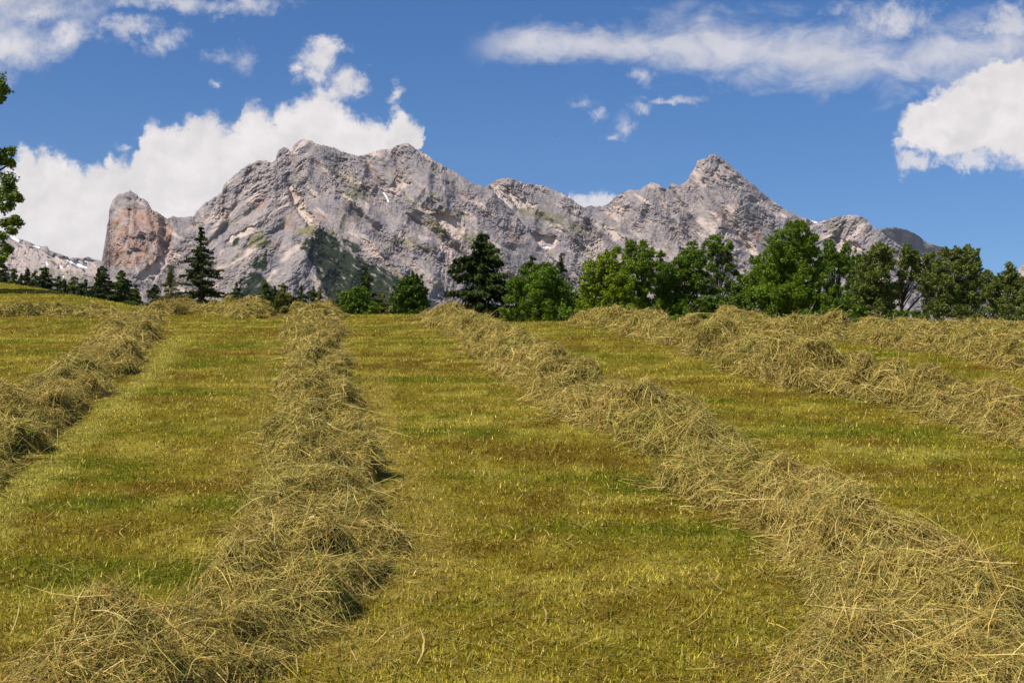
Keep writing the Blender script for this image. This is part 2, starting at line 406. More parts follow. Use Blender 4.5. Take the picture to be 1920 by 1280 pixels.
def build_mountain(name, label, sil, y_bot, dist, feats, masks, dip, step=1.0, run=1.0, rough=1.0, seed=0.0, warp=1.0, turn=None):
    """rock face with a real relief: the ridge line gives its outline, spurs and gullies its depth"""
    sil = np.asarray(sil, float)
    px = np.arange(sil[0, 0], sil[-1, 0], step)
    top = np.interp(px, sil[:, 0], sil[:, 1])
    kw = np.exp(-0.5 * (np.arange(-70, 71) * step / 24.0) ** 2); kw /= kw.sum()
    tsm = np.convolve(np.pad(top, 70, mode='edge'), kw, mode='valid')
    top0 = top.copy(); top = top + (2.2 * fbm(v3(px * 0.10, px * 0 + seed), 3, 0.6) - 2.4 * (ridged(v3(px * 0.16, px * 0 + seed + 5), 3, 0.6) - 0.45)) * min(1.0, rough)
    nv = int((y_bot - sil[:, 1].min()) / step * 0.95)
    vv = np.linspace(0, 1, nv)
    PX = np.repeat(px[None], nv, 0); PY = top0[None] + (y_bot - top0)[None] * vv[:, None]; PY = PY + (top - top0)[None] * np.exp(-(PY - top0[None]) / 4.0)
    m = dist / F                                            # metres per photo pixel
    x = PX.ravel(); y = PY.ravel(); tp = np.repeat(top[None], nv, 0).ravel()
    k = 1.5
    wx = x + 9 * warp * fbm(v3(x * 0.02, y * 0.02, seed + 2), 3); wy = y + 9 * warp * fbm(v3(x * 0.02, y * 0.02, seed + 8), 3)
    dp = np.interp(x, [a for a, _ in dip], [b for _, b in dip]) + 30 * perlin(v3(x * 0.010, y * 0.010, seed + 4))
    wd_ = smooth(dp, -8, 14)
    R = 46 * ridged(v3(wx * 0.0085, wy * 0.0042, seed), 2) + 20 * ridged(v3(wx * 0.021, wy * 0.010, seed + 70), 2)      # ribs and buttresses
    cl = 1.25 * smooth(fbm(v3(x * 0.016, y * 0.016, seed + 40), 3), -0.28, 0.38) ** 1.3
    St = 0
    for ang, w_ in ((36.0, wd_), (-33.0, 1 - wd_)):
        th = math.radians(ang); a = wx * math.cos(th) + wy * math.sin(th); b = -wx * math.sin(th) + wy * math.cos(th)   # along / across the strata
        j = perlin(v3(a * 0.05, b * 0.05, seed + 60))
        q = 16 * fbm(v3(a * 0.012, b * 0.035, seed + 1), 3, 0.5)
        q = q - 15.0 * (ridged(v3(a * 0.020, b * 0.060, seed + 3), 4, 0.64)) * (0.5 + 0.6 * cl)
        q = q - 6.5 * ridged(v3(a * 0.065, b * 0.19 + j, seed + 7), 3, 0.66) * (0.35 + 1.15 * cl)
        St = St + q * w_
    th = math.radians(36.0); a = np.where(wd_ > 0.5, a * 0 + wx * math.cos(th) + wy * math.sin(th), a); b = np.where(wd_ > 0.5, -wx * math.sin(th) + wy * math.cos(th), b)
    R = R + St + 11.0 * ridged(v3(wx * 0.034, wy * 0.026, seed + 9), 4, 0.62) * cl + 5.2 * fbm(v3(wx * 0.17, wy * 0.14, seed + 5), 4, 0.74) * (0.26 + 1.0 * cl)
    R = R * rough
    flat = np.zeros(len(x))
    att = {}
    jx = x + 9 * fbm(v3(x * 0.055, y * 0.055, seed + 11), 4, 0.6); jy = y + 9 * fbm(v3(x * 0.055, y * 0.055, seed + 13), 4, 0.6)
    for nm in ('scree_and_lit', 'rust', 'turf', 'scrub', 'snow'): att[nm] = np.zeros(len(x))
    for nm, pl, w, brk in masks:
        small = nm == 'snow'
        mk = poly_mask(x + (jx - x) * (0.12 if small else 1), y + (jy - y) * (0.12 if small else 1), pl, 0.6 if small else 2.0)
        if brk > 0:
            mk = mk * smooth(fbm(v3(a * 0.05, b * 0.16, seed + 21), 4, 0.6) + 0.35 * (1 - brk), -0.28 * (1 - brk) - 0.04, 0.16)
        att[nm] = np.maximum(att[nm], mk * w)
    stk = smooth(fbm(v3(wx * 0.10, wy * 0.035, seed + 80), 4, 0.65), -0.35, 0.30)
    att['rust'] = att['rust'] * (0.25 + 0.75 * stk)
    flat = np.clip(att['scree_and_lit'] * 0.8 + att['snow'], 0, 1)
    R = R * (1 - 0.7 * flat)
    # natural variation away from the named patches
    att['turf'] = np.maximum(att['turf'], 0.55 * smooth(fbm(v3(a * 0.02, b * 0.07, seed + 31), 4, 0.6), 0.25, 0.5) * smooth(y - tp, 10, 60))
    att['rust'] = np.maximum(att['rust'], 0.45 * smooth(fbm(v3(wx * 0.03, wy * 0.045, seed + 33), 4, 0.65), 0.42, 0.75))
    att['scree_and_lit'] = np.maximum(att['scree_and_lit'], 0.75 * smooth(fbm(v3(a * 0.014, b * 0.05, seed + 36), 3, 0.6), 0.12, 0.42))
    for pts, wd, amp in feats:
        d = line_dist(jx * 0.4 + x * 0.6, jy * 0.4 + y * 0.6, pts)
        R = R + amp * (np.exp(-(d / wd) ** 2) if wd < 20 else 1 / (1 + (d / wd) ** 2))
    h = (y - tp)
    D = dist - (y - np.repeat(tsm[None], nv, 0).ravel()) * m * run - R * m / k
    if turn: D = D + turn[1] * (x - turn[0]) * m
    # round the crest backwards so the top edge does not stand as a knife
    D = D + 6 * m * np.exp(-h / 3.0)
    v = at(x, y, D)
    # far side of the mountain, falling away behind the ridge
    vt = v[:len(px)]
    back = []
    for q in (0.08, 0.3, 1.0):
        w = vt.copy(); w[:, 1] += 900 * q * dist / 4000; w[:, 0] *= w[:, 1] / vt[:, 1]
        w[:, 2] = np.maximum(vt[:, 2] - (vt[:, 2] + 60) * (0.15 * q + 0.85 * q * q) - 12 * q, -60); back.append(w)
    back = back[::-1]
    vb = np.concatenate(back + [v], 0)
    for nm in att: att[nm] = np.concatenate([np.zeros(len(px) * 3), att[nm]])
    # run the foot down to the valley floor
    foot = v[-len(px):].copy(); foot[:, 1] -= 500; foot[:, 0] *= foot[:, 1] / v[-len(px):, 1]; foot[:, 2] = -80
    vb = np.concatenate([vb, foot], 0)
    for nm in att: att[nm] = np.concatenate([att[nm], np.zeros(len(px))])
    f = grid_faces(nv + 4, len(px))[:, ::-1]
    o = make_mesh(name, vb, f, M_ROCK, att, False)
    tag(o, label, 'mountain', kind='structure'); return o

SIL_A = [(150, 640), (172, 565), (188, 500), (194, 470), (200, 434), (201, 420), (205, 408), (205, 392), (210, 378), (212, 374), (219, 368), (222, 364), (230, 363), (238, 360), (244, 357), (249, 361), (256, 364), (262, 370), (268, 372), (277, 379), (281, 387), (285, 394), (299, 401), (313, 411), (324, 406), (345, 408), (362, 406), (368, 397), (384, 381), (400, 372), (416, 361), (420, 347), (438, 330), (452, 318), (470, 307), (483, 302), (497, 300), (508, 305), (516, 303), (521, 284), (530, 276), (539, 279), (545, 285), (553, 270), (564, 263), (571, 261), (580, 264), (600, 272), (625, 277), (650, 287), (672, 293), (684, 291), (700, 285), (715, 281), (722, 279), (732, 281), (745, 273), (757, 269), (766, 270), (778, 278), (790, 285), (800, 290), (815, 302), (835, 313), (858, 326), (880, 341), (900, 348), (912, 353), (926, 361), (948, 381), (968, 403), (984, 424), (998, 443), (1014, 463), (1036, 483), (1062, 501), (1100, 530), (1150, 560), (1210, 640)]
FE_A = [([(600, 300), (660, 372), (740, 442), (820, 525)], 9, 17), ([(640, 368), (720, 450), (800, 532)], 7, -16), ([(700, 350), (770, 425), (860, 505)], 9, 14), ([(620, 365), (665, 420), (735, 492), (790, 560)], 8, 14),
        ([(800, 350), (860, 415), (930, 478), (990, 540)], 9, 16), ([(840, 345), (905, 410), (960, 470)], 7, -15), ([(880, 350), (930, 410), (1000, 500)], 8, 15), ([(520, 350), (478, 420), (425, 500)], 8, 14), ([(470, 320), (440, 390), (400, 470)], 8, -15), ([(560, 300), (590, 350), (600, 400)], 8, 14), ([(450, 470), (520, 430), (580, 425)], 8, -14), ([(740, 285), (760, 340), (800, 390)], 8, -14),
        ([(245, 360), (243, 430), (236, 520)], 55, 24), ([(222, 372), (228, 410), (212, 450)], 6, -10), ([(244, 395), (243, 430), (232, 462)], 3, -10), ([(240, 366), (268, 392), (285, 430), (306, 450)], 6, 12), ([(262, 374), (252, 410), (270, 440)], 5, -9), ([(270, 446), (280, 466)], 7, -18), ([(308, 470), (318, 452)], 7, -20), ([(232, 374), (262, 380)], 5, -8), ([(236, 452), (262, 446), (284, 458)], 5, -10), ([(225, 480), (262, 470), (300, 482)], 5, -9), ([(300, 405), (326, 440), (350, 500)], 16, 16), ([(313, 411), (318, 460), (335, 540)], 14, -13),
        ([(571, 261), (600, 320), (640, 400), (690, 470), (760, 560)], 42, 50), ([(500, 300), (505, 380), (500, 470), (470, 560)], 40, 42),
        ([(545, 286), (540, 340), (560, 390), (585, 420)], 9, -24), ([(684, 291), (700, 330), (722, 366), (770, 410), (820, 440), (880, 490), (950, 560)], 10, -34),
        ([(765, 270), (800, 340), (850, 390), (930, 450), (1000, 520)], 45, 38), ([(420, 345), (410, 420), (390, 520)], 30, 28),
        ([(600, 430), (660, 480), (730, 550)], 26, 30), ([(590, 430), (555, 480), (545, 560)], 30, 26), ([(455, 430), (470, 480), (520, 560)], 10, -16),
        ([(530, 345), (470, 400), (410, 440), (340, 500)], 8, -12), ([(660, 380), (690, 400), (700, 415)], 13, 14), ([(900, 350), (905, 420), (960, 500)], 22, 16)]
MK_A = [('scrub', [(562, 455), (600, 445), (626, 458), (650, 470), (672, 484), (698, 508), (720, 545), (770, 605), (632, 612), (612, 555), (598, 520), (580, 490)], 1, 0.03),
        ('scrub', [(590, 432), (606, 430), (625, 445), (642, 462), (625, 466), (598, 452)], 1, 0.3), ('scrub', [(640, 446), (662, 452), (678, 470), (664, 474), (645, 462)], 1, 0.15),
        ('scrub', [(668, 480), (700, 492), (740, 512), (775, 538), (800, 575), (770, 600), (730, 565), (700, 532), (680, 505)], 1, 0.4),
        ('scrub', [(452, 522), (478, 508), (500, 524), (520, 545), (545, 552), (575, 600), (420, 610), (438, 560)], 1, 0.2), ('scrub', [(428, 462), (446, 446), (454, 450), (446, 462), (436, 460)], 1, 0.1),
        ('scrub', [(462, 498), (488, 476), (505, 488), (502, 508), (484, 504)], 1, 0.35), ('scrub', [(490, 486), (497, 468), (504, 472), (500, 492)], 1, 0.2), ('scrub', [(480, 458), (505, 448), (512, 460), (495, 470)], 1, 0.6),
        ('turf', [(552, 436), (572, 420), (592, 424), (606, 436), (585, 444)], .95, 0.1), ('turf', [(588, 452), (620, 466), (660, 478), (690, 486), (660, 490), (610, 478)], .9, 0.3),
        ('turf', [(458, 462), (488, 430), (502, 446), (490, 466)], .9, 0.3), ('turf', [(634, 350), (655, 362), (676, 370), (662, 376), (644, 366)], .95, 0.1), ('turf', [(610, 300), (640, 320), (700, 360), (690, 380), (640, 345)], .6, 0.5),
        ('turf', [(648, 395), (652, 412), (648, 428), (642, 412)], .8, 0.1), ('turf', [(662, 404), (672, 405), (680, 415), (664, 412)], .8, 0.1), ('turf', [(795, 412), (815, 412), (845, 440), (830, 450), (812, 430)], .85, 0.1),
        ('turf', [(620, 430), (640, 446), (628, 446), (618, 438)], .9, 0), ('turf', [(730, 448), (780, 450), (800, 470), (760, 470)], .6, 0.4), ('turf', [(860, 440), (900, 436), (950, 490), (930, 500)], .75, 0.3), ('turf', [(735, 500), (760, 520), (775, 532), (755, 525)], .8, 0),
        ('scree_and_lit', [(806, 402), (840, 398), (866, 412), (872, 440), (858, 452), (836, 432)], 1, 0), ('scree_and_lit', [(424, 452), (440, 440), (478, 420), (474, 434), (440, 456)], .9, 0), ('scree_and_lit', [(248, 524), (290, 490), (318, 468), (314, 490), (290, 524)], .9, 0.1),
        ('scree_and_lit', [(548, 345), (575, 385), (592, 420), (574, 424), (556, 396), (536, 352)], .9, 0.2), ('scree_and_lit', [(745, 330), (770, 345), (740, 370), (722, 362)], .8, 0.3),
        ('rust', [(206, 450), (214, 405), (240, 390), (280, 385), (305, 400), (324, 425), (320, 470), (300, 492), (262, 496), (222, 500), (198, 492)], .72, 0.10), ('rust', [(292, 400), (312, 412), (322, 440), (300, 440)], .8, 0.3),
        ('rust', [(580, 396), (596, 400), (612, 412), (600, 420), (584, 412)], .85, 0.1), ('rust', [(472, 384), (500, 370), (508, 388), (486, 398)], .55, 0.2), ('rust', [(530, 398), (552, 396), (556, 430), (540, 432)], .5, 0.4), ('rust', [(694, 300), (702, 318), (714, 345), (706, 340), (696, 316)], .7, 0), ('rust', [(856, 366), (884, 362), (886, 376), (862, 380)], .6, 0.3), ('rust', [(946, 430), (976, 440), (986, 460), (966, 462)], .5, 0.2), ('rust', [(786, 412), (806, 414), (812, 424), (794, 420)], .6, 0),
        ('snow', [(715, 357), (719, 360), (724, 366), (730, 378), (727, 379), (720, 368)], 1, 0), ('snow', [(822, 544), (834, 547), (838, 556), (827, 553)], 1, 0), ('snow', [(416, 393), (420, 393), (421, 397), (417, 397)], 1, 0)]
build_mountain('mountain', 'broad grey limestone massif with an orange rock pillar on its left', SIL_A, 640, 4000, FE_A, MK_A, [(150, 60), (330, 50), (420, -35), (560, -20), (600, 38), (760, 40), (1200, 40)], 1.0, 0.9, 1.0, 0.0)

SIL_B = [(850, 420), (880, 370), (905, 357), (915, 348), (930, 338), (945, 334), (960, 335), (975, 341), (985, 345), (1000, 346), (1020, 349), (1035, 355), (1050, 362), (1065, 367), (1075, 376), (1085, 385), (1095, 389), (1110, 387), (1130, 388), (1140, 383), (1150, 373), (1165, 362), (1180, 357), (1200, 357), (1208, 350), (1220, 343), (1235, 346), (1245, 353), (1250, 358), (1256, 344), (1262, 344), (1270, 347), (1280, 345), (1288, 340), (1295, 325), (1302, 318), (1308, 302), (1315, 299), (1325, 298), (1332, 290), (1342, 290), (1352, 296), (1360, 302), (1375, 315), (1395, 333), (1420, 353), (1440, 370), (1460, 385), (1480, 397), (1500, 406), (1520, 413), (1535, 418), (1545, 414), (1565, 407), (1590, 404), (1612, 405), (1625, 412), (1635, 423), (1650, 434), (1665, 445), (1690, 462), (1710, 475), (1730, 485), (1760, 500), (1800, 525), (1850, 560), (1950, 640)]
FE_B = [([(950, 338), (1050, 420), (1150, 505)], 9, 17), ([(1000, 350), (1095, 425), (1180, 500)], 8, -17), ([(1060, 370), (1120, 420), (1200, 495)], 9, 15), ([(1300, 322), (1340, 400), (1392, 490)], 9, 18), ([(1320, 345), (1372, 420), (1420, 490)], 7, -18), ([(1380, 330), (1450, 405), (1505, 480)], 9, 16), ([(1265, 350), (1310, 410), (1345, 480)], 9, 16), ([(1200, 360), (1195, 420), (1215, 490)], 8, 14), ([(1230, 360), (1262, 410), (1280, 470)], 7, -13), ([(1590, 408), (1570, 450)], 6, -14), ([(1612, 408), (1640, 450), (1660, 490)], 7, 14),
        ([(1225, 344), (1232, 420), (1245, 500)], 42, 55), ([(1250, 356), (1272, 385), (1290, 415), (1300, 470)], 10, -36), ([(1175, 400), (1185, 440), (1195, 500)], 13, -26),
        ([(1335, 290), (1370, 360), (1410, 440), (1430, 520)], 45, 48), ([(1310, 300), (1330, 350), (1350, 420), (1370, 500)], 24, 16), ([(945, 334), (990, 400), (1060, 480), (1120, 560)], 60, 30),
        ([(1010, 450), (1035, 470)], 22, -30), ([(1530, 418), (1560, 450), (1600, 500)], 18, -34), ([(1600, 404), (1640, 450), (1700, 520)], 34, 34), ([(1480, 400), (1520, 450), (1540, 520)], 22, 18), ([(1395, 470), (1380, 520)], 20, -30)]
MK_B = [('scree_and_lit', [(992, 432), (1012, 440), (1040, 446), (1052, 452), (1030, 470), (1006, 462)], 1, 0), ('scree_and_lit', [(1078, 440), (1100, 452), (1116, 470), (1098, 462)], .9, 0), ('scree_and_lit', [(920, 345), (960, 360), (1010, 385), (1000, 395), (950, 380)], .8, 0.3),
        ('scree_and_lit', [(1130, 420), (1150, 430), (1170, 450), (1150, 450)], .7, 0.2), ('scree_and_lit', [(1558, 446), (1600, 452), (1625, 470), (1590, 470)], .9, 0), ('scree_and_lit', [(1350, 430), (1400, 440), (1420, 470), (1370, 470)], .6, 0.3), ('scree_and_lit', [(1350, 300), (1400, 345), (1370, 350), (1330, 330)], .5, 0.4),
        ('turf', [(960, 385), (1010, 392), (1060, 410), (1040, 420), (980, 405)], .75, 0.5), ('turf', [(1040, 400), (1110, 430), (1120, 450), (1060, 430)], .7, 0.5), ('turf', [(1070, 455), (1110, 470), (1160, 480), (1120, 490)], .7, 0.4), ('turf', [(1538, 418), (1560, 420), (1590, 434), (1560, 432)], .6, 0.3),
        ('rust', [(1340, 390), (1356, 398), (1376, 432), (1362, 430), (1346, 408)], .75, 0.35), ('rust', [(1410, 412), (1417, 416), (1424, 436), (1438, 454), (1420, 458), (1412, 436)], .95, 0.05), ('rust', [(1142, 402), (1147, 402), (1146, 410), (1141, 409)], .8, 0), ('rust', [(1595, 410), (1610, 412), (1604, 418), (1590, 418)], .6, 0), ('rust', [(1374, 374), (1384, 380), (1380, 390), (1372, 384)], .7, 0.2),
        ('snow', [(1368, 335), (1382, 343), (1395, 350), (1393, 352), (1378, 346), (1366, 338)], 1, 0), ('snow', [(1354, 330), (1362, 331), (1361, 333), (1353, 332)], 1, 0), ('snow', [(1443, 406), (1451, 406), (1448, 413), (1444, 411)], 1, 0), ('snow', [(1516, 411), (1526, 413), (1534, 417), (1526, 418)], 1, 0), ('snow', [(1543, 434), (1552, 432), (1550, 436), (1545, 437)], 1, 0),
        ('snow', [(1013, 463), (1022, 459), (1031, 460), (1033, 464), (1020, 465)], 1, 0), ('snow', [(1015, 440), (1021, 440), (1022, 443), (1016, 443)], 1, 0), ('snow', [(1056, 364), (1066, 367), (1070, 371), (1062, 369)], 1, 0), ('snow', [(1272, 464), (1277, 462), (1279, 472), (1275, 472)], 1, 0)]
build_mountain('mountain', 'pointed grey limestone peak with layered shoulders and small snow patches', SIL_B, 640, 5000, FE_B, MK_B, [(850, 25), (1060, 25), (1130, 10), (1220, 55), (1300, 40), (1500, 30), (1560, -35), (1640, -40), (1700, 40), (1950, 40)], 1.0, 0.95, 1.0, 50.0)

SIL_L = [(-420, 330), (-200, 380), (-60, 418), (0, 436), (30, 446), (45, 450), (60, 457), (75, 462), (88, 462), (93, 469), (102, 473), (115, 477), (130, 483), (155, 484), (165, 482), (180, 487), (192, 490), (230, 505), (280, 550), (330, 640)]
MK_L = [('snow', [(15, 440), (24, 441), (36, 450), (34, 454), (22, 448)], 1, 0), ('snow', [(57, 456), (66, 459), (76, 464), (72, 466), (61, 461)], 1, 0), ('snow', [(119, 484), (130, 486), (142, 489), (152, 495), (165, 500), (162, 503), (148, 500), (138, 494), (126, 490)], 1, 0), ('snow', [(157, 487), (168, 488), (168, 491), (159, 491)], 1, 0), ('snow', [(171, 487), (180, 490), (176, 492), (170, 490)], 1, 0),
        ('snow', [(84, 489), (87, 490), (91, 498), (86, 497)], 1, 0), ('snow', [(110, 495), (114, 498), (118, 503), (113, 503)], 1, 0), ('snow', [(2, 491), (12, 491), (13, 494), (3, 494)], 1, 0), ('snow', [(116, 516), (119, 515), (119, 520), (116, 521)], 1, 0), ('snow', [(125, 495), (127, 495), (128, 499), (125, 499)], 1, 0),
        ('scree_and_lit', [(-400, 380), (0, 440), (100, 480), (180, 490), (190, 520), (60, 520), (-400, 500)], .75, 0.3), ('turf', [(60, 500), (110, 505), (180, 515), (200, 530), (100, 530)], .5, 0.5)]
build_mountain('distant_ridge', 'pale far ridge with long snow patches left of the rock pillar', SIL_L, 640, 6500, [([(-60, 420), (60, 500), (160, 580)], 40, 20), ([(100, 473), (110, 540)], 14, -12)], MK_L, [(-420, 32), (330, 32)], 1.0, 1.7, 0.7, 90.0)
SIL_E = [(1560, 520), (1600, 470), (1640, 440), (1655, 428), (1680, 427), (1700, 431), (1720, 441), (1735, 453), (1750, 459), (1765, 464), (1777, 470), (1790, 481), (1830, 500), (1870, 540), (1900, 640)]
build_mountain('distant_ridge', 'darker rounded ridge end behind the right shoulder', SIL_E, 640, 6200, [([(1655, 428), (1640, 520)], 40, 40)], [('scree_and_lit', [(1745, 456), (1780, 466), (1790, 500), (1760, 490)], .8, 0.2)], [(1560, 40), (1900, 40)], 1.0, 0.35, 0.8, 120.0, turn=(1655, 2.6))  # pale patch paints the sunlit end of the ridge into the rock colour
SIL_R = [(1880, 640), (1896, 530), (1904, 513), (1912, 502), (1920, 490), (1950, 455), (2000, 420), (2080, 400), (2300, 470)]
build_mountain('distant_ridge', 'blue grey mountain flank at the right edge of the view', SIL_R, 640, 7500, [([(1950, 455), (1990, 560)], 40, 30)], [], [(1880, 60), (2300, 40)], 1.3, 0.9, 0.9, 150.0)

# ------------------------------------------------------------------ blades: ribbons built in numpy
def ribbons(pts, width_vec, w, taper):
    """pts (N,K,3) along each strand, width_vec (N,3), w (N,), taper (K,) -> verts, quads"""
    N, K = pts.shape[:2]
    off = width_vec[:, None, :] * (w[:, None] * taper[None])[..., None] * 0.5
    v = np.stack([pts - off, pts + off], 2).reshape(-1, 3)
    base = (np.arange(N) * K * 2)[:, None] + (np.arange(K - 1) * 2)[None]
    f = np.stack([base, base + 1, base + 3, base + 2], -1).reshape(-1, 4)
    return v, f.astype(np.int32)
def unit(a): return a / np.maximum(np.linalg.norm(a, axis=-1, keepdims=True), 1e-9)

HAYCOL = np.array([[0.49, 0.362, 0.105], [0.395, 0.308, 0.075], [0.30, 0.268, 0.060], [0.63, 0.49, 0.19], [0.29, 0.170, 0.040], [0.235, 0.242, 0.048]])
def hay_tint(P, rn, rr):
    """straw, olive and grey-green stems, in drifts along the row"""
    g = fbm(P * 0.7 + 13, 3)
    probs = np.stack([0.30 - 0.2 * g, 0.26 + 0 * g, 0.20 + 0.35 * g, 0.05 + 0 * g, 0.10 + 0 * g, 0.08 + 0.22 * g], 1)
    probs = np.clip(probs, 0.01, 1); cs = np.cumsum(probs / probs.sum(1, keepdims=True), 1)
    k = np.minimum((rn[:, None] > cs).sum(1), 5)
    return HAYCOL[k] * (0.44 + 1.12 * rr[:, None])

def windrow(label, pts, seed, dens=13500, lump=1.0, front=0.0):
    r = np.random.default_rng(seed)
    C = np.array([hit(p[0], p[1]) for p in pts]); HW = np.array([p[2] for p in pts]); H = np.array([p[3] for p in pts])
    # Catmull-Rom through the centre line
    n = len(C); A = []
    E = np.concatenate([[2 * C[0] - C[1]], C, [2 * C[-1] - C[-2]]])
    for i in range(n - 1):
        t = np.linspace(0, 1, 24, endpoint=False)[:, None]
        p0, p1, p2, p3 = E[i], E[i + 1], E[i + 2], E[i + 3]
        q = 0.5 * (2 * p1 + (p2 - p0) * t + (2 * p0 - 5 * p1 + 4 * p2 - p3) * t ** 2 + (3 * p1 - p0 - 3 * p2 + p3) * t ** 3)
        tt = i + t[:, 0]
        A.append(np.c_[q[:, :2], np.interp(tt, np.arange(n), HW), np.interp(tt, np.arange(n), H)])
    A = np.concatenate(A + [np.r_[C[-1, :2], HW[-1], H[-1]][None]])
    sl = np.r_[0, np.cumsum(np.hypot(np.diff(A[:, 0]), np.diff(A[:, 1])))]; L = sl[-1]
    tx = np.gradient(A[:, 0], sl); ty = np.gradient(A[:, 1], sl); tl = np.hypot(tx, ty); tx /= tl; ty /= tl
    so = seed * 7.7
    def surf(s, c, disp=True):
        x = np.interp(s, sl, A[:, 0]); y = np.interp(s, sl, A[:, 1]); hw = np.interp(s, sl, A[:, 2]); h = np.interp(s, sl, A[:, 3])
        ux = np.interp(s, sl, tx); uy = np.interp(s, sl, ty)
        side = np.where(c > 0, 31.0, 5.0)
        e = perlin(v3(s * 0.75, side, so)) * 0.75 + perlin(v3(s * 2.1, side, so)) * 0.5
        hw = hw * (1 + e * lump)
        hump = perlin(v3(s * 0.62, s * 0 + 3.3, so)) * 0.8 + (np.abs(perlin(v3(s * 1.05, c * 0.7 + 8, so))) * 2.6 - 0.62) * 0.9
        h = h * np.clip(1 + hump * lump, 0.35, 1.75)
        endt = smooth(np.minimum(s, L - s), -0.1, 0.6); h = h * endt; hw = hw * (0.5 + 0.5 * endt)
        cc = np.clip(np.abs(c), 0, 1)
        prof = np.clip(1 - cc ** 2.3, 0, 1) ** 0.72
        sway = 0.22 * perlin(v3(s * 0.8, s * 0 + 1.7, so))
        X = x + uy * (c * hw + sway); Y = y - ux * (c * hw + sway)
        Z = ground_z(X, Y) + h * prof
        P = np.stack([X, Y, Z], -1)
        if disp:
            a = np.minimum(1, prof * 1.6)[:, None]
            q = P * np.array([1.7, 1.7, 2.2]) + so
            dv = np.stack([perlin(q), perlin(q + 50), perlin(q + 90) * 0.9], -1) * 0.26
            q = P * 4.3 + so
            dv = dv + np.stack([perlin(q), perlin(q + 50), perlin(q + 90)], -1) * 0.15
            q = P * 10.0 + so
            dv = dv + np.stack([perlin(q), perlin(q + 50), perlin(q + 90)], -1) * 0.06
            q = P * np.array([1.9, 1.9, 1.6]) + so + 33
            bil = np.abs(perlin(q)) * 2.4 - 0.5; rad_ = np.stack([uy * np.sign(c), -ux * np.sign(c), np.full(len(s), 1.0)], -1) * np.stack([cc, cc, 1 - 0.3 * cc], -1)
            P = P + dv * a * 0.75 + rad_ * (0.15 * bil)[:, None] * a
            P[:, 2] = np.maximum(P[:, 2], ground_z(P[:, 0], P[:, 1]) - 0.01)
        return P
    # packed body of the row
    ns = max(30, int(L / 0.07)); ncs = 45
    sg = np.linspace(0, L, ns); cg = np.linspace(-1.02, 1.02, ncs)
    SS, CC = np.meshgrid(sg, cg, indexing='ij')
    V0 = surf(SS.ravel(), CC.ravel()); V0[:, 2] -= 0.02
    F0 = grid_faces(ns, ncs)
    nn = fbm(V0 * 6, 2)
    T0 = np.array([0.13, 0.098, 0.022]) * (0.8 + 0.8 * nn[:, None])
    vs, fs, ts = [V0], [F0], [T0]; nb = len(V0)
    area = L * 2 * HW.mean() * 1.35
    def strands(s, c, lift, kind):
        nonlocal nb
        P = surf(s, c); d = np.linalg.norm(P - np.array([0, 0, CZ]), axis=1)
        e = 0.05
        a = surf(s + e, c) - P; b = surf(s, c + e * 1.2) - P
        nrm = unit(np.cross(b, a)); nrm = np.where(nrm[:, 2:3] < 0, -nrm, nrm)
        nrm = unit(nrm + np.array([0, 0, 0.15]))
        N = len(s)
        ang = 5.5 * perlin(P * 0.9 + so) + 3.0 * perlin(P * 2.6 + so + 9) + r.normal(0, 1.35, N)
        if kind == 'tuft': ang = 5.5 * perlin(P * 0.6 + so + 70) + r.normal(0, 0.42, N)
        t1 = unit(a); t2 = unit(np.cross(nrm, t1))
        tan = t1 * np.cos(ang)[:, None] + t2 * np.sin(ang)[:, None]
        ln = np.clip(r.gamma(2.6, 0.046, N), 0.035, 0.5) * (1.25 if kind == 'tuft' else 1.0)
        up = r.normal(0.06, 0.24, N) + (0.18 if kind == 'tuft' else 0); loose = r.random(N) < 0.02; up = np.where(loose, up + r.uniform(0.1, 0.6, N), up)
        K = 4; tt = np.linspace(0, 1, K)
        bend = r.normal(0, 0.36, N); side = unit(np.cross(tan, nrm))
        droop = np.abs(r.normal(0.18, 0.15, N)) + (0.12 if kind == 'tuft' else 0)
        flake = r.random(N) < 0.09; ln = np.where(flake, np.minimum(ln, 0.06), ln)
        start = P + nrm * (lift + r.random(N) * 0.035)[:, None] - tan * (ln * 0.4)[:, None]
        q = (start[:, None] + tan[:, None] * (ln[:, None] * tt)[..., None] + nrm[:, None] * (ln[:, None] * (up[:, None] * tt))[..., None]
             + side[:, None] * (ln[:, None] * bend[:, None] * tt ** 2)[..., None] - np.array([0, 0, 1.0]) * (ln[:, None] * droop[:, None] * tt ** 2)[..., None])
        gz = ground_z(q[..., 0].ravel(), q[..., 1].ravel()).reshape(q.shape[:2])
        q[..., 2] = np.maximum(q[..., 2], gz + 0.008)
        wv = unit(np.cross(tan, nrm + r.normal(0, 0.7, (N, 3))))
        w = (r.gamma(3.0, 0.00052, N) + np.where(r.random(N) < 0.03, 0.0025, 0)) + 0.00022 * d * r.uniform(0.7, 1.3, N)
        w = np.where(flake, w * 2.2, np.minimum(w, 0.0045 + 0.00036 * d))
        v, f = ribbons(q, wv, w, np.array([0.8, 1, 0.9, 0.35]))
        tint = hay_tint(P, r.random(N), r.random(N)); tint[flake] = tint[flake] * np.array([0.62, 0.60, 0.6])
        vs.append(v); fs.append(f + nb); ts.append(np.repeat(tint, K * 2, 0)); nb += len(v)
    def sample(nn_, cmax=1.0):
        s = r.random(nn_) * L; c = np.sign(r.random(nn_) - 0.5) * r.random(nn_) ** 0.85 * cmax
        x = np.interp(s, sl, A[:, 0]); y = np.interp(s, sl, A[:, 1]); d = np.hypot(x, y)
        k = r.random(nn_) < np.clip((6.5 / np.maximum(d, 2)) ** 1.1, 0.14, 1)
        return s[k], c[k]
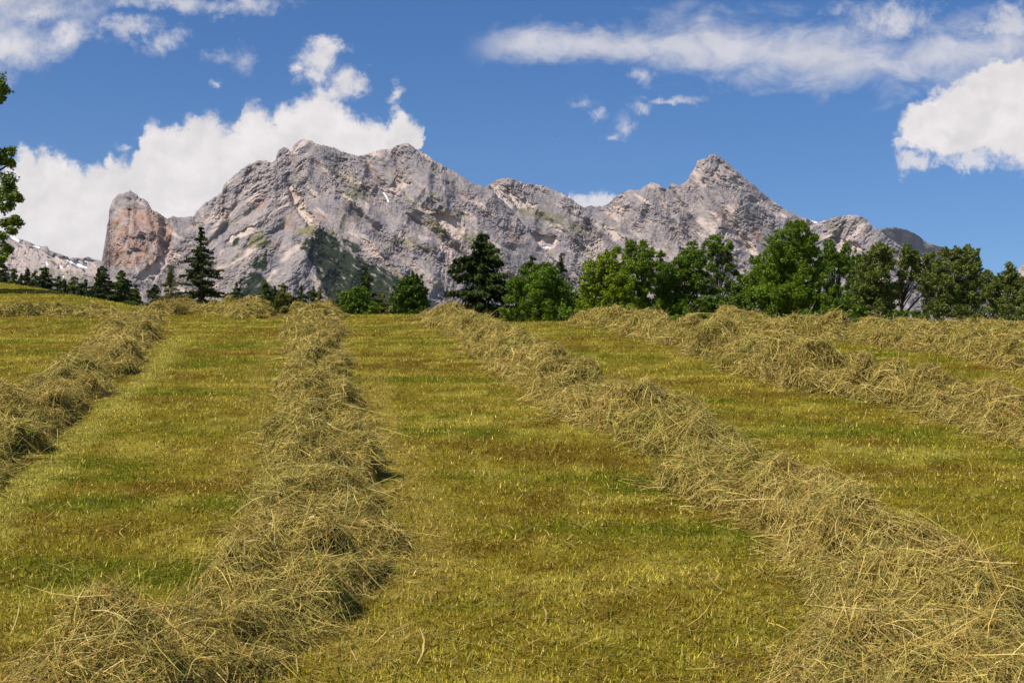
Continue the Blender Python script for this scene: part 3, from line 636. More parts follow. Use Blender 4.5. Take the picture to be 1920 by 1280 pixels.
    s, c = sample(int(area * dens), 1.03); strands(s, c, 0.0, 'mat')
    s, c = sample(int(area * 560), 1.6); strands(s, c, 0.0, 'mat')             # loose stems lying off the edges
    s0, c0 = sample(int(area * 13), 0.95)                                       # combed locks
    rep = 34; s = np.repeat(s0, rep) + r.normal(0, 0.07, len(s0) * rep); c = np.repeat(c0, rep) + r.normal(0, 0.09, len(s0) * rep)
    strands(np.clip(s, 0, L), np.clip(c, -1.05, 1.05), np.repeat(r.uniform(0.0, 0.05, len(s0)), rep), 'tuft')
    org = C[len(C) // 2].copy()
    o = make_mesh('hay_windrow', np.concatenate(vs), np.concatenate(fs), M_HAY, {'tint': np.concatenate(ts)}, False, origin=org)
    tag(o, label, 'hay row', 'raked hay rows on the meadow'); return o

ROWS = [
 ('low hay row along the grassy crest at far left, under the small spruces', [(-190, 600), (-60, 594), (60, 590), (150, 590), (220, 596)], 0.75, 0.35, 11),
 ('short hay mound on the crest below the tall ragged spruce', [(292, 592), (340, 584), (400, 581), (440, 588), (476, 597)], 0.7, 0.43, 12),
 ('hay row slanting down to the left edge past a pale raked strip', [(262, 598), (245, 622), (225, 660), (185, 695), (130, 733), (75, 775), (10, 828), (-80, 890), (-200, 960)], 0.62, 0.30, 13),
 ('long hay row running from the crest straight towards the viewer, left of centre', [(600, 586), (585, 606), (590, 650), (592, 700), (590, 755), (585, 810), (600, 870), (612, 950), (595, 1020), (550, 1080), (490, 1150), (420, 1210), (320, 1265), (190, 1330), (40, 1400)], 0.62, 0.34, 14),
 ('thick hay row curving from the crest at centre down to the bottom right corner', [(830, 597), (905, 632), (975, 685), (1050, 735), (1140, 780), (1240, 815), (1330, 865), (1410, 930), (1530, 985), (1640, 1055), (1690, 1130), (1715, 1220), (1750, 1320), (1800, 1420)], 0.74, 0.38, 15),
 ('lumpy hay row crossing the right side with a dark gap in its middle', [(1085, 606), (1140, 609), (1210, 624), (1300, 645), (1390, 680), (1500, 715), (1600, 738), (1720, 752), (1810, 772), (1900, 800), (2030, 850), (2200, 920)], 0.78, 0.47, 16),
 ('hay row near the crest at right, second from the trees', [(1330, 609), (1420, 614), (1500, 624), (1600, 636), (1700, 650), (1800, 662), (1900, 682), (2050, 720), (2200, 760)], 0.68, 0.40, 17),
 ('flat hay row right on the crest against the grey green willows', [(1600, 610), (1690, 612), (1790, 615), (1900, 620), (2050, 632), (2200, 650)], 0.7, 0.20, 18),
]
for label, pts, hw, h, seed in ROWS:
    windrow(label, [(a, b, hw * (0.66 + 0.24 * float(smooth(np.array(660.0 - b), 0, 60))), h * (0.86 - 0.2 * float(smooth(np.array(660.0 - b), 0, 60)))) for a, b in pts], seed)

# ------------------------------------------------------------------ stubble
def build_grass(n=950000):
    r = np.random.default_rng(21)
    # equal screen coverage: sample distance with density falling off
    t = r.random(n); y = 3.6 * np.exp(t * math.log(62 / 3.6)); 
    u = r.uniform(-0.50, 0.50, n); x = u * y + r.uniform(-1.1, 1.1, n)
    yc = np.interp(u, _U, _YC); k = y < yc + 6
    x, y, = x[k], y[k]; n = len(x)
    z = ground_z(x, y); d = np.hypot(x, y)
    col = patch_colour(x, y)
    hgt = r.gamma(4, 0.0060, n) * (1 + 0.010 * d); w = r.uniform(0.003, 0.006, n) + 0.00042 * d
    az = r.random(n) * 2 * math.pi; lean = np.abs(r.normal(0.9, 0.7, n))
    dirv = np.stack([np.cos(az) * lean, np.sin(az) * lean, np.ones(n)], -1); dirv = unit(dirv)
    P = np.stack([x, y, z - 0.005], -1)
    az2 = az + math.pi / 2 + r.normal(0, 0.5, n)
    wv = np.stack([np.cos(az2), np.sin(az2), np.zeros(n)], -1)
    a = P - wv * (w / 2)[:, None]; b = P + wv * (w / 2)[:, None]; c = P + dirv * hgt[:, None]
    v = np.stack([a, b, c], 1).reshape(-1, 3); f = np.arange(3 * n, dtype=np.int32).reshape(-1, 3)
    dry = r.random(n)
    col = np.where((dry < 0.13)[:, None], np.array([0.60, 0.49, 0.12]), col); col = np.where((dry > 0.90)[:, None], np.array([0.17, 0.21, 0.010]), col)
    col = col * ((0.40 + 1.15 * r.random(n)) * (1 + 0.55 * perlin(v3(x * 6.5, y * 6.5, 2.0))))[:, None]
    o = make_mesh('grass', v, f, M_GRASS, {'tint': np.repeat(col, 3, 0)})
    tag(o, 'short dry stubble of mown grass in green, straw and brown patches', 'grass', kind='stuff')
    # short cut litter lying flat in the stubble
    m = 60000; t = r.random(m); y = 4.0 * np.exp(t * math.log(40 / 4.0)); x = r.uniform(-0.46, 0.46, m) * y; d = np.hypot(x, y)
    az = r.random(m) * 2 * math.pi; ln = r.gamma(3, 0.022, m); T = np.stack([np.cos(az), np.sin(az), r.normal(0.0, 0.2, m)], -1); side = np.stack([-np.sin(az), np.cos(az), np.zeros(m)], -1)
    q = np.stack([x, y, ground_z(x, y) + 0.014 + 0.012 * r.random(m)], -1)[:, None] + T[:, None] * (ln[:, None] * np.linspace(-0.5, 0.5, 3))[..., None]
    lv, lf = ribbons(q, side, r.uniform(0.002, 0.0045, m) + 0.0003 * d, np.array([0.8, 1, 0.6]))
    pal = np.array([[0.50, 0.37, 0.12], [0.34, 0.22, 0.05], [0.20, 0.11, 0.025], [0.26, 0.27, 0.03], [0.42, 0.36, 0.08]])[r.integers(0, 5, m)] * (0.6 + 0.6 * r.random(m))[:, None]
    litter = (lv, lf, np.repeat(pal, 6, 0))
    # single dropped stems
    m = 2600; t = r.random(m); y = 4.0 * np.exp(t * math.log(40 / 4.0)); x = r.uniform(-0.46, 0.46, m) * y; d = np.hypot(x, y)
    z = ground_z(x, y) + 0.03
    az = r.random(m) * 2 * math.pi; ln = r.gamma(5, 0.04, m)
    T = np.stack([np.cos(az), np.sin(az), r.normal(0.05, 0.15, m)], -1); side = np.stack([-np.sin(az), np.cos(az), np.zeros(m)], -1)
    tt = np.linspace(0, 1, 4); bend = r.normal(0, 0.25, m)
    q = np.stack([x, y, z], -1)[:, None] + T[:, None] * (ln[:, None] * tt)[..., None] + side[:, None] * (ln[:, None] * bend[:, None] * tt ** 2)[..., None]
    q[..., 2] = np.maximum(q[..., 2], ground_z(q[..., 0].ravel(), q[..., 1].ravel()).reshape(q.shape[:2]) + 0.02)
    v, f = ribbons(q, side, r.uniform(0.002, 0.004, m) + 0.00027 * d, np.array([0.8, 1, 1, 0.4]))
    tint = np.array([0.50, 0.37, 0.14])[None] * (0.6 + 0.6 * r.random(m))[:, None]
    o = make_mesh('dropped_stems', np.concatenate([v, litter[0]]), np.concatenate([f, litter[1] + len(v)]), M_HAY, {'tint': np.concatenate([np.repeat(tint, 8, 0), litter[2]])})
    tag(o, 'loose pale hay stems scattered on the stubble', 'hay stems', kind='stuff')
build_grass()

# ------------------------------------------------------------------ trees
def tube(path, radii, sides=8):
    path = np.asarray(path, float); n = len(path)
    T = unit(np.gradient(path, axis=0)); ref = np.array([0.3, 1, 0.1]); A = unit(np.cross(T, ref)); B = np.cross(T, A)
    th = np.linspace(0, 2 * math.pi, sides, endpoint=False)
    ring = path[:, None] + (A[:, None] * np.cos(th)[None, :, None] + B[:, None] * np.sin(th)[None, :, None]) * np.asarray(radii)[:, None, None]
    v = ring.reshape(-1, 3); i = np.arange(n - 1)[:, None] * sides; j = np.arange(sides)[None]; k = (np.arange(sides) + 1)[None] % sides
    f = np.stack([i + j, i + k, i + sides + k, i + sides + j], -1).reshape(-1, 4)
    return v, f
class Acc:
    def __init__(s): s.v = []; s.f = []; s.n = 0; s.t = []
    def add(s, v, f, t=None):
        s.v.append(v); s.f.append(f + s.n); s.n += len(v)
        if t is not None: s.t.append(t)
    def cat(s): return np.concatenate(s.v), np.concatenate(s.f).astype(np.int32)
def cards(P, axis, nrm, ln, w):
    """small leaf shapes: a four-cornered leaf along axis, facing nrm"""
    side = unit(np.cross(axis, nrm))
    a = P - axis * (ln / 2)[:, None]; b = P + side * (w / 2)[:, None]; c = P + axis * (ln / 2)[:, None]; d = P - side * (w / 2)[:, None]
    v = np.stack([a, b, c, d], 1).reshape(-1, 3); f = np.arange(4 * len(P), dtype=np.int32).reshape(-1, 4); return v, f
def root_empty(name, loc, label, cat, group):
    o = bpy.data.objects.new(name, None); COL.objects.link(o); o.location = loc; o.empty_display_size = 0.5
    return tag(o, label, cat, group)

GR_DEC = 'broadleaf trees beyond the crest'; GR_SPR = 'spruces beyond the crest'; GR_BUSH = 'bushes at the foot of the trees'
def broadleaf(label, puffs, Y, tint, leaf=0.19, per=420, seed=0, base_px=None, name='broadleaf_tree', cat='tree', group=GR_DEC, trunk_r=None, depth=1.0, fill=0.55, spiky=0.0):
    """puffs: (px, py, r px) of leaf masses as seen; each gets its own place in depth within the crown"""
    r = np.random.default_rng(seed)
    pf = np.asarray(puffs, float); m = Y / F
    cxp = base_px if base_px is not None else np.average(pf[:, 0], weights=pf[:, 2] ** 2)
    bx = (cxp - 960) / F * Y / math.cos(PITCH); bz = float(ground_z(np.array([bx]), np.array([Y]))[0])
    base = np.array([bx, Y, bz - 0.15])
    half = (pf[:, 0].max() - pf[:, 0].min()) / 2 * m
    cen = []; rad = []
    for px, py, rr in pf:
        k = 3 if rr * m > 0.9 else 2
        span = math.sqrt(max(0.1, 1 - min(1, abs(px - cxp) * m / (half + rr * m + .1)) ** 2)) * half * depth
        for q in range(k):
            dy = r.uniform(-1, 1) * span
            if q == 0: dy = -abs(dy) * 0.8
            p = at(px + r.normal(0, rr * 0.18), py + r.normal(0, rr * 0.15), Y + dy); cen.append(p); rad.append(rr * m * (r.uniform(0.9, 1.15) if rr < 11 else r.uniform(1.0, 1.32)) * (Y + dy) / Y)
    cen = np.array(cen); rad = np.array(rad)
    # sub-clumps on each mass, then leaves on each clump
    acc_p = []; acc_n = []; sz = []; pid = []
    for c, R in zip(cen, rad):
        ns = max(7, int(24 * R ** 1.2)); dirs = unit(r.normal(size=(ns, 3)) + np.array([0, -0.15, 0.25])); rr = R * r.uniform(0.35, 1.0, ns) ** 0.6
        sub = c + dirs * rr[:, None] * np.array([1, 1, 0.92]); sr = np.clip(R * r.uniform(0.22, 0.42, ns), 0.15, 0.75)
        for s_, q in zip(sub, sr):
            nl = max(10, int(1.35 * per * q * q / (leaf / 0.19) ** 2)); dl = unit(r.normal(size=(nl, 3))); rl = q * r.random(nl) ** 0.45
            acc_p.append(s_ + dl * rl[:, None] * np.array([1.05, 1.05, 0.85])); acc_n.append(unit(dl * 0.7 + r.normal(0, 0.7, (nl, 3)) + np.array([0, 0, 0.45]))); pid.append(np.full(nl, r.uniform(0.8, 1.2)))
        if spiky > 0:
            ng = int(7 * spiky * R) + 2
            for _ in range(ng):       # shoots standing out of the outline
                dz = unit(np.array([r.normal(0, 0.5), r.normal(0, 0.5), abs(r.normal(0.9, 0.4))])); st = c + dz * R * 0.8; ll = R * r.uniform(0.4, 0.9); nl = int(26 * ll / leaf)
                tt = r.random(nl); acc_p.append(st + dz * (tt * ll)[:, None] + r.normal(0, 1, (nl, 3)) * (0.16 * (1.15 - tt))[:, None] * max(0.6, R)); acc_n.append(unit(r.normal(size=(nl, 3)) + np.array([0, 0, 0.3]))); pid.append(np.full(nl, r.uniform(0.85, 1.2)))
    P = np.concatenate(acc_p); Nn = np.concatenate(acc_n); pid = np.concatenate(pid)
    k = P[:, 2] > ground_z(P[:, 0], P[:, 1]) - 0.1; P, Nn, pid = P[k], Nn[k], pid[k]
    n = len(P)
    ax = unit(np.cross(Nn, r.normal(size=(n, 3)))); ln = leaf * r.uniform(0.7, 1.35, n)
    v, f = cards(P, ax, Nn, ln, ln * r.uniform(0.5, 0.75, n))
    tint = np.array(tint); col = tint[None] * (pid * r.uniform(0.72, 1.3, n))[:, None]
    col = col * (1 + r.normal(0, 0.10, (n, 1)) * np.array([[1.0, 0.2, 0.3]]))
    root = root_empty(name, base, label, cat, group)
    make_mesh('crown', v, f, M_LEAF, {'tint': np.repeat(np.clip(col, 0.001, 1), 4, 0)}, False, origin=base, parent=root)
    # trunk with limbs into the leaf masses
    A = Acc(); top = cen[:, 2].max(); hgt = top - base[2]; tr = trunk_r or max(0.07, hgt * 0.017)
    ctr = np.average(cen, axis=0, weights=rad ** 2); ktop = np.array([0.6 * ctr[0] + 0.4 * bx, 0.6 * ctr[1] + 0.4 * Y, base[2] + hgt * 0.82])
    tt = np.linspace(0, 1, 9)[:, None]; path = base * (1 - tt) + ktop * tt; path[:, 0] += 0.12 * np.sin(tt[:, 0] * 5 + seed) * tt[:, 0]
    v, f = tube(path, tr * (1.15 - 0.95 * tt[:, 0])); A.add(v, f)
    for i in r.permutation(len(cen))[:min(len(cen), 26)]:
        c = cen[i]; t0 = np.clip((c[2] - base[2]) / hgt * 0.62 + r.uniform(-.1, .05), 0.12, 0.9); st = base * (1 - t0) + ktop * t0
        q = np.linspace(0, 1, 6)[:, None]; pth = st * (1 - q) + c * q; pth[:, 2] += 0.18 * np.linalg.norm(c - st) * (q[:, 0] * (1 - q[:, 0]))
        v, f = tube(pth, tr * 0.42 * (1.1 - t0) * (1.05 - 0.85 * q[:, 0]) + 0.012, 5); A.add(v, f)
    v, f = A.cat(); make_mesh('trunk', v, f, M_BARK, None, True, origin=base, parent=root)
    return root

def spruce(label, px, py, hw, Y, seed, tint=(0.030, 0.044, 0.010), dens=1.0, power=0.85, wob=0.25, cut=0.0, extra=None, name='spruce_tree', group=GR_SPR, droop=0.35, ref=None, card=None):
    """hw: half width in px near the base line ref (py of the visible foot)"""
    r = np.random.default_rng(seed); m = Y / F
    topp = at(px, py, Y); bx = topp[0]; bz = float(ground_z(np.array([bx]), np.array([Y]))[0]); base = np.array([bx, Y, bz - 0.1])
    Ht = topp[2] - base[2]; refh = (ref - py) * m if ref else Ht; cl = card or max(0.16, 0.00105 * Y)
    P = []; AX = []; LN = []; WD = []; SH = []
    nw = max(10, int(Ht / 0.42)); hs_ = np.linspace(0.02, 1, nw) ** 1.0
    for hfrac in np.repeat(hs_, 3):                          # 0 top .. 1 bottom, boughs at every height
        hfrac = float(np.clip(hfrac + r.normal(0, 0.5 / nw), 0.012, 1))
        down = hfrac * Ht; rad = hw * m * min(1.25, (down / refh)) ** power + 0.08
        if hfrac > 0.97: continue
        hf0 = hfrac; nb = int(r.integers(2, 4)); a0 = r.random() * 6.28
        for b in range(nb):
            if r.random() < cut: continue
            az = a0 + b * 6.283 / nb + r.normal(0, 0.25); ln = rad * np.clip(r.normal(1, wob), 0.35, 1.4)
            if extra: ln *= extra(az, hfrac, r)
            down = max(0.05, hf0 * Ht + r.normal(0, 0.30 + 0.012 * Ht)); rise = 0.12 - 0.1 * hfrac; n = max(8, int(dens * ln / cl * 17)); t = r.random(n) ** 0.75
            dr = np.array([math.cos(az), math.sin(az), 0.0]); pr = np.array([-dr[1], dr[0], 0])
            z = topp[2] - down + ln * (rise + 0.25 * t ** 2 * 0.6 - droop * t) + r.normal(0, 0.03, n)
            c = np.array([bx, Y, 0]) + dr * (t * ln)[:, None] + pr * (r.normal(0, 0.5, n) * (0.30 * ln + 0.10) * (1.1 - t))[:, None]
            c[:, 2] = z - np.abs(r.normal(0, 0.5, n)) * cl * 1.0
            ax = unit(dr * 0.7 + pr * r.normal(0, 0.5, n)[:, None] + np.array([0, 0, -1]) * r.uniform(0.1, 1.3, n)[:, None])
            P.append(c); AX.append(ax); LN.append(cl * r.uniform(0.9, 2.0, n)); WD.append(cl * r.uniform(0.35, 0.65, n)); SH.append(np.full(n, r.uniform(0.75, 1.25)) * (0.85 + 0.35 * t))
    n = int(dens * 0.9 * refh * hw * m / cl ** 2 * 3.2); t = r.random(n) ** 0.62; az = r.random(n) * 6.283
    rr = hw * m * np.minimum(1.15, t * Ht / refh) ** power * r.random(n) ** 0.5 * (0.80 + 0.30 * perlin(v3(t * 9, az * 1.3, seed)))
    if cut > 0.1: rr = rr * 0.55
    c = np.stack([bx + np.cos(az) * rr, Y + np.sin(az) * rr, topp[2] - t * Ht - 0.3 * rr], -1)
    P.append(c); AX.append(unit(np.stack([np.cos(az) * 0.6, np.sin(az) * 0.6, -r.uniform(0.2, 1.3, n)], -1))); LN.append(cl * r.uniform(0.9, 1.8, n)); WD.append(cl * r.uniform(0.35, 0.6, n)); SH.append(r.uniform(0.7, 1.1, n))
    n = 26; t = r.random(n); c = np.stack([bx + r.normal(0, 0.04, n), Y + r.normal(0, 0.04, n), topp[2] - t * 0.9 * max(0.5, Ht * 0.06)], -1)
    P.append(c); AX.append(unit(r.normal(0, 0.35, (n, 3)) + np.array([0, 0, 1]))); LN.append(np.full(n, cl * 1.2)); WD.append(np.full(n, cl * 0.4)); SH.append(np.ones(n))
    P = np.concatenate(P); AX = np.concatenate(AX); LN = np.concatenate(LN); WD = np.concatenate(WD); SH = np.concatenate(SH)
    k = P[:, 2] > ground_z(P[:, 0], P[:, 1]) + 0.05; P, AX, LN, WD, SH = P[k], AX[k], LN[k], WD[k], SH[k]
    nrm = unit(r.normal(size=P.shape) + np.array([0, 0, 0.8])); v, f = cards(P, AX, nrm, LN, WD)
    col = np.array(tint)[None] * (SH * r.uniform(0.7, 1.35, len(P)))[:, None]
    root = root_empty(name, base, label, 'tree', group)
    make_mesh('crown', v, f, M_NEEDLE, {'tint': np.repeat(col, 4, 0)}, False, origin=base, parent=root)
    tt = np.linspace(0, 1, 8)[:, None]; path = base * (1 - tt) + topp * tt
    v, f = tube(path, Ht * 0.013 * (1.05 - tt[:, 0]) + 0.01, 7); make_mesh('trunk', v, f, M_BARK, None, True, origin=base, parent=root)
    return root

# --- left: line of small spruces behind the rising meadow
DK = (0.036, 0.052, 0.008); MG = (0.060, 0.086, 0.009); OL = (0.12, 0.115, 0.014); YG = (0.075, 0.105, 0.009)
LEFT = [(8, 495, 17, 210, DK, 560, 'dark spruce under the hanging branches at the left edge'), (27, 504, 13, 205, MG, 560, 'small green spruce just right of the hanging branches'),
        (40, 513, 8, 200, DK, 560, 'lowest narrow spruce between two taller ones at far left'), (52, 502, 9, 215, DK, 560, 'slim pointed spruce standing free at far left'),
        (66, 508, 12, 210, MG, 560, 'bushy light spruce left of the wide dark one'), (85, 500, 20, 200, DK, 560, 'widest dark spruce at the top of the meadow slope'),
        (111, 518, 13, 210, MG, 570, 'first of two short spruces right of the wide dark one'), (121, 524, 10, 200, DK, 570, 'second of two short spruces right of the wide dark one'), (138, 519, 15, 215, YG, 570, 'yellow green spruce on the slope left of the thin low one'),
        (151, 531, 8, 205, DK, 575, 'thin low spruce almost sunk behind the slope'), (161, 524, 9, 225, DK, 575, 'narrow spire left of the twin topped spruce'), (193, 498, 25, 190, DK, 580, 'tall twin topped spruce below the orange pillar'),
        (229, 507, 24, 195, MG, 585, 'green forked spruce right of the twin topped one'), (255, 534, 12, 200, MG, 590, 'low spruce in the dip right of the forked one'), (291, 533, 18, 190, DK, 590, 'squat dark spruce on the left of the tall ragged one'),
        (321, 498, 17, 180, OL, 590, 'brownish thin topped spruce beside the tall ragged one'), (443, 530, 17, 170, DK, 600, 'short dark spruce on the right of the tall ragged one'),
        (499, 528, 22, 150, MG, 610, 'broad green spruce in the gap between two hay mounds'), (515, 536, 8, 170, DK, 600, 'very thin spire in the gap between two hay mounds'), (531, 530, 21, 165, OL, 600, 'olive larch left of the small dark spruces at centre left'),
        (565, 533, 17, 165, DK, 590, 'dark spruce behind the second hay mound, right of the larch'), (587, 537, 11, 175, MG, 590, 'slim spruce above the middle of the second hay mound'), (600, 543, 9, 170, OL, 590, 'lowest thin spruce above the second hay mound'),
        (637, 544, 9, 160, DK, 600, 'tiny dark spruce left of the round green tree at centre left'), (687, 501, 18, 135, DK, 600, 'pointed dark spruce rising out of a round green tree'), (716, 550, 15, 165, OL, 600, 'olive larch between the pointed spruce and the round tree'), (738, 549, 14, 190, OL, 600, 'faint olive tree behind the gap at centre left'),
        (996, 479, 20, 120, DK, 600, 'spruce top showing behind the rounded dark green tree'), (1052, 474, 17, 118, DK, 600, 'thin sparse spruce right of the rounded dark green tree')]
for i, (px, py, hw, Y, tint, ref, label) in enumerate(LEFT):
    hw = hw * 1.75
    sparse = 'sparse' in label or 'thin topped' in label
    spruce(label, px, py, hw, Y, 100 + i, tint, dens=0.7 if sparse else 1.15, ref=ref, cut=0.25 if sparse else 0.05, name='larch_tree' if 'larch' in label else 'spruce_tree')
spruce('second top of the twin topped spruce group below the orange pillar', 184, 503, 13, 188, 140, DK, 1.1, ref=580)
spruce('tall ragged spruce with long sparse boughs, highest on the left', 378, 426, 46, 120, 141, (0.034, 0.048, 0.007), dens=1.15, power=0.72, wob=0.42, cut=0.05, ref=560, droop=0.28,
       extra=lambda az, h, r: min(1.15, 0.8 * r.uniform(0.8, 1.25)) if h < 0.35 or math.cos(az) < 0.4 or r.random() < 0.5 else r.uniform(0.9, 1.25))
spruce('huge dense dark spruce with a blunt top, centre right', 903, 440, 72, 95, 142, (0.030, 0.046, 0.007), dens=1.3, power=0.55, wob=0.30, cut=0.0, ref=590, droop=0.3, card=0.25)

# --- broadleaf trees
G1 = (0.145, 0.225, 0.006); G2_ = (0.108, 0.178, 0.006); G3 = (0.082, 0.138, 0.006); WIL = (0.145, 0.175, 0.028)
broadleaf('round green tree wrapped round the pointed dark spruce', [(648, 562, 12), (665, 552, 13), (680, 560, 16), (670, 575, 18), (695, 578, 16), (655, 580, 14), (705, 590, 14), (680, 595, 18)], 125, G2_, seed=201, base_px=676)
broadleaf('small round dark tree alone left of the crest hay and huge spruce', [(775, 532, 12), (765, 545, 15), (785, 545, 13), (758, 562, 17), (778, 565, 20), (795, 553, 8), (745, 578, 15), (768, 588, 18), (790, 580, 12)], 120, (0.065, 0.115, 0.006), seed=202, base_px=772, spiky=0.4)
broadleaf('rounded dark green tree tight against the huge spruce', [(1012, 505, 14), (1030, 508, 13), (990, 520, 18), (1010, 525, 20), (1035, 528, 17), (970, 535, 15), (985, 550, 22), (1015, 555, 24), (1045, 550, 20), (960, 575, 20), (990, 582, 22), (1025, 585, 22), (1055, 578, 20), (955, 592, 16)], 88, G2_, leaf=0.115, seed=203, base_px=1005)
broadleaf('low light green bush between the thin spruce and the bright tree', [(1075, 556, 14), (1090, 568, 16), (1068, 575, 16), (1085, 585, 16)], 100, G1, seed=204, name='bush', cat='bush', group=GR_BUSH)
broadleaf('brightest yellow green tree, left of the multi topped one', [(1142, 482, 11), (1155, 470, 6), (1138, 498, 16), (1120, 512, 15), (1148, 518, 18), (1105, 530, 14), (1130, 535, 20), (1160, 540, 18), (1098, 548, 14), (1118, 560, 20), (1148, 562, 20), (1175, 568, 16), (1105, 578, 16), (1135, 585, 18)], 92, (0.190, 0.260, 0.006), leaf=0.115, seed=205, base_px=1150, spiky=0.6)
broadleaf('multi topped green tree with four separate crests', [(1180, 462, 9), (1183, 478, 13), (1178, 497, 14), (1207, 462, 7), (1208, 480, 9), (1215, 495, 14), (1222, 474, 7), (1240, 482, 7), (1235, 500, 9), (1195, 515, 17), (1220, 520, 15), (1185, 540, 18), (1210, 548, 16), (1195, 572, 18), (1225, 580, 16)], 98, (0.140, 0.210, 0.006), leaf=0.115, seed=206, base_px=1203, spiky=0.7)
broadleaf('tall full green tree left of the open crowned one', [(1300, 462, 10), (1285, 478, 15), (1310, 480, 15), (1270, 495, 14), (1295, 505, 20), (1320, 505, 14), (1260, 515, 14), (1280, 530, 20), (1308, 535, 18), (1255, 545, 16), (1262, 570, 18), (1290, 565, 20), (1315, 570, 16), (1275, 592, 18), (1240, 530, 14), (1245, 585, 14), (1248, 505, 11), (1243, 558, 16), (1328, 545, 15), (1322, 520, 13)], 100, G2_, leaf=0.115, seed=207, base_px=1285)
broadleaf('open crowned tree with a round top and its bare trunk showing', [(1342, 452, 12), (1330, 464, 12), (1357, 465, 12), (1345, 472, 14), (1332, 482, 9), (1368, 480, 6), (1360, 495, 12), (1372, 503, 9), (1340, 505, 9), (1355, 520, 10), (1378, 515, 8), (1368, 533, 8), (1335, 525, 8), (1350, 545, 8)], 104, G2_, leaf=0.115, seed=208, base_px=1346, trunk_r=0.11)
broadleaf('low dense bush filling the foot of the open crowned tree', [(1330, 572, 16), (1352, 575, 15), (1372, 572, 15), (1345, 590, 16), (1370, 590, 16), (1308, 600, 14), (1328, 600, 14), (1290, 602, 12)], 98, G3, seed=209, name='bush', cat='bush', group=GR_BUSH)
broadleaf('largest green tree of the right hand group, pyramid shaped', [(1487, 428, 10), (1500, 428, 9), (1475, 442, 14), (1502, 444, 15), (1525, 450, 9), (1455, 458, 13), (1482, 465, 18), (1510, 466, 16), (1440, 478, 14), (1465, 488, 20), (1495, 492, 22), (1525, 480, 13), (1418, 500, 13), (1440, 512, 20), (1470, 520, 24), (1505, 522, 24), (1535, 510, 16), (1405, 525, 12), (1420, 545, 22), (1450, 552, 24), (1490, 556, 26), (1525, 550, 22), (1400, 565, 16), (1425, 580, 20), (1460, 588, 22), (1500, 590, 22), (1535, 582, 20)], 90, (0.128, 0.200, 0.006), leaf=0.115, per=400, seed=210, base_px=1480, spiky=0.5)
broadleaf('rounded green tree clinging to the right flank of the largest one', [(1556, 462, 9), (1562, 475, 11), (1548, 488, 12), (1572, 490, 11), (1588, 468, 8), (1590, 482, 10), (1560, 505, 14), (1580, 508, 12), (1548, 530, 14), (1565, 548, 16), (1550, 575, 18), (1578, 580, 16)], 96, G2_, leaf=0.115, seed=211, base_px=1565, spiky=0.5)
broadleaf('grey green willow with thin upright shoots, first right of the green trees', [(1652, 468, 10), (1640, 478, 10), (1660, 482, 12), (1625, 492, 12), (1645, 500, 16), (1668, 502, 12), (1612, 515, 12), (1630, 525, 16), (1655, 528, 16), (1618, 548, 16), (1645, 555, 20), (1672, 552, 13), (1625, 580, 18), (1655, 585, 18), (1605, 575, 13)], 84, WIL, leaf=0.11, per=330, seed=212, base_px=1650, spiky=1.4)
broadleaf('thin grey green willow with sky and rock showing through its crown', [(1705, 470, 9), (1698, 482, 9), (1715, 485, 9), (1690, 497, 9), (1708, 502, 10), (1690, 518, 8), (1712, 520, 7), (1685, 540, 9), (1735, 492, 9), (1740, 510, 10), (1745, 480, 7), (1720, 500, 9), (1672, 560, 14), (1662, 580, 14), (1702, 478, 10), (1728, 525, 8), (1745, 540, 9)], 86, WIL, leaf=0.11, per=330, seed=213, base_px=1688, spiky=1.4, trunk_r=0.1)
broadleaf('wide grey green willow against the blue sky', [(1790, 475, 9), (1812, 474, 9), (1825, 480, 10), (1775, 488, 12), (1800, 492, 16), (1825, 498, 13), (1760, 505, 13), (1785, 515, 18), (1815, 518, 18), (1752, 528, 13), (1775, 545, 20), (1805, 548, 20), (1830, 540, 12), (1765, 572, 16), (1795, 578, 20), (1825, 572, 16)], 82, WIL, leaf=0.11, per=340, seed=214, base_px=1795, spiky=1.2)
broadleaf('low grey green willow with a small upright tip near the right edge', [(1892, 502, 7), (1898, 515, 9), (1885, 525, 12), (1905, 530, 12), (1870, 530, 10), (1850, 518, 8), (1842, 530, 9), (1860, 545, 14), (1888, 550, 18), (1912, 548, 13), (1850, 570, 16), (1880, 578, 18), (1910, 578, 16)], 86, WIL, leaf=0.11, per=340, seed=215, base_px=1885, spiky=1.2)
broadleaf('willow cut by the right edge of the picture', [(1935, 530, 14), (1950, 545, 18), (1930, 562, 16), (1955, 575, 18), (1935, 588, 16)], 84, WIL, leaf=0.11, per=340, seed=216, base_px=1945, spiky=1.0)
broadleaf('low bush under the rock gap between two willows', [(1690, 592, 11), (1712, 594, 12), (1730, 598, 11), (1672, 598, 12)], 80, G3, leaf=0.15, seed=217, name='bush', cat='bush', group=GR_BUSH)
broadleaf('dark bush in front of the largest green tree', [(1480, 600, 14), (1510, 598, 14), (1540, 600, 14), (1450, 602, 14), (1570, 600, 14), (1595, 600, 12)], 78, G3, leaf=0.15, seed=218, name='bush', cat='bush', group=GR_BUSH)
broadleaf('dark green tree half hidden in the gap left of the tall full one', [(1250, 505, 12), (1240, 520, 15), (1258, 530, 15), (1245, 550, 18), (1255, 575, 18)], 128, G3, leaf=0.14, seed=230, base_px=1248)
broadleaf('dark green tree half hidden left of the largest one', [(1392, 528, 13), (1382, 545, 15), (1402, 550, 15), (1388, 572, 18)], 128, G3, leaf=0.14, seed=231, base_px=1390)
broadleaf('dim green tree half hidden behind the first willow', [(1605, 490, 12), (1595, 505, 15), (1612, 525, 18), (1598, 545, 18), (1605, 575, 18)], 122, G3, leaf=0.14, seed=232, base_px=1603)
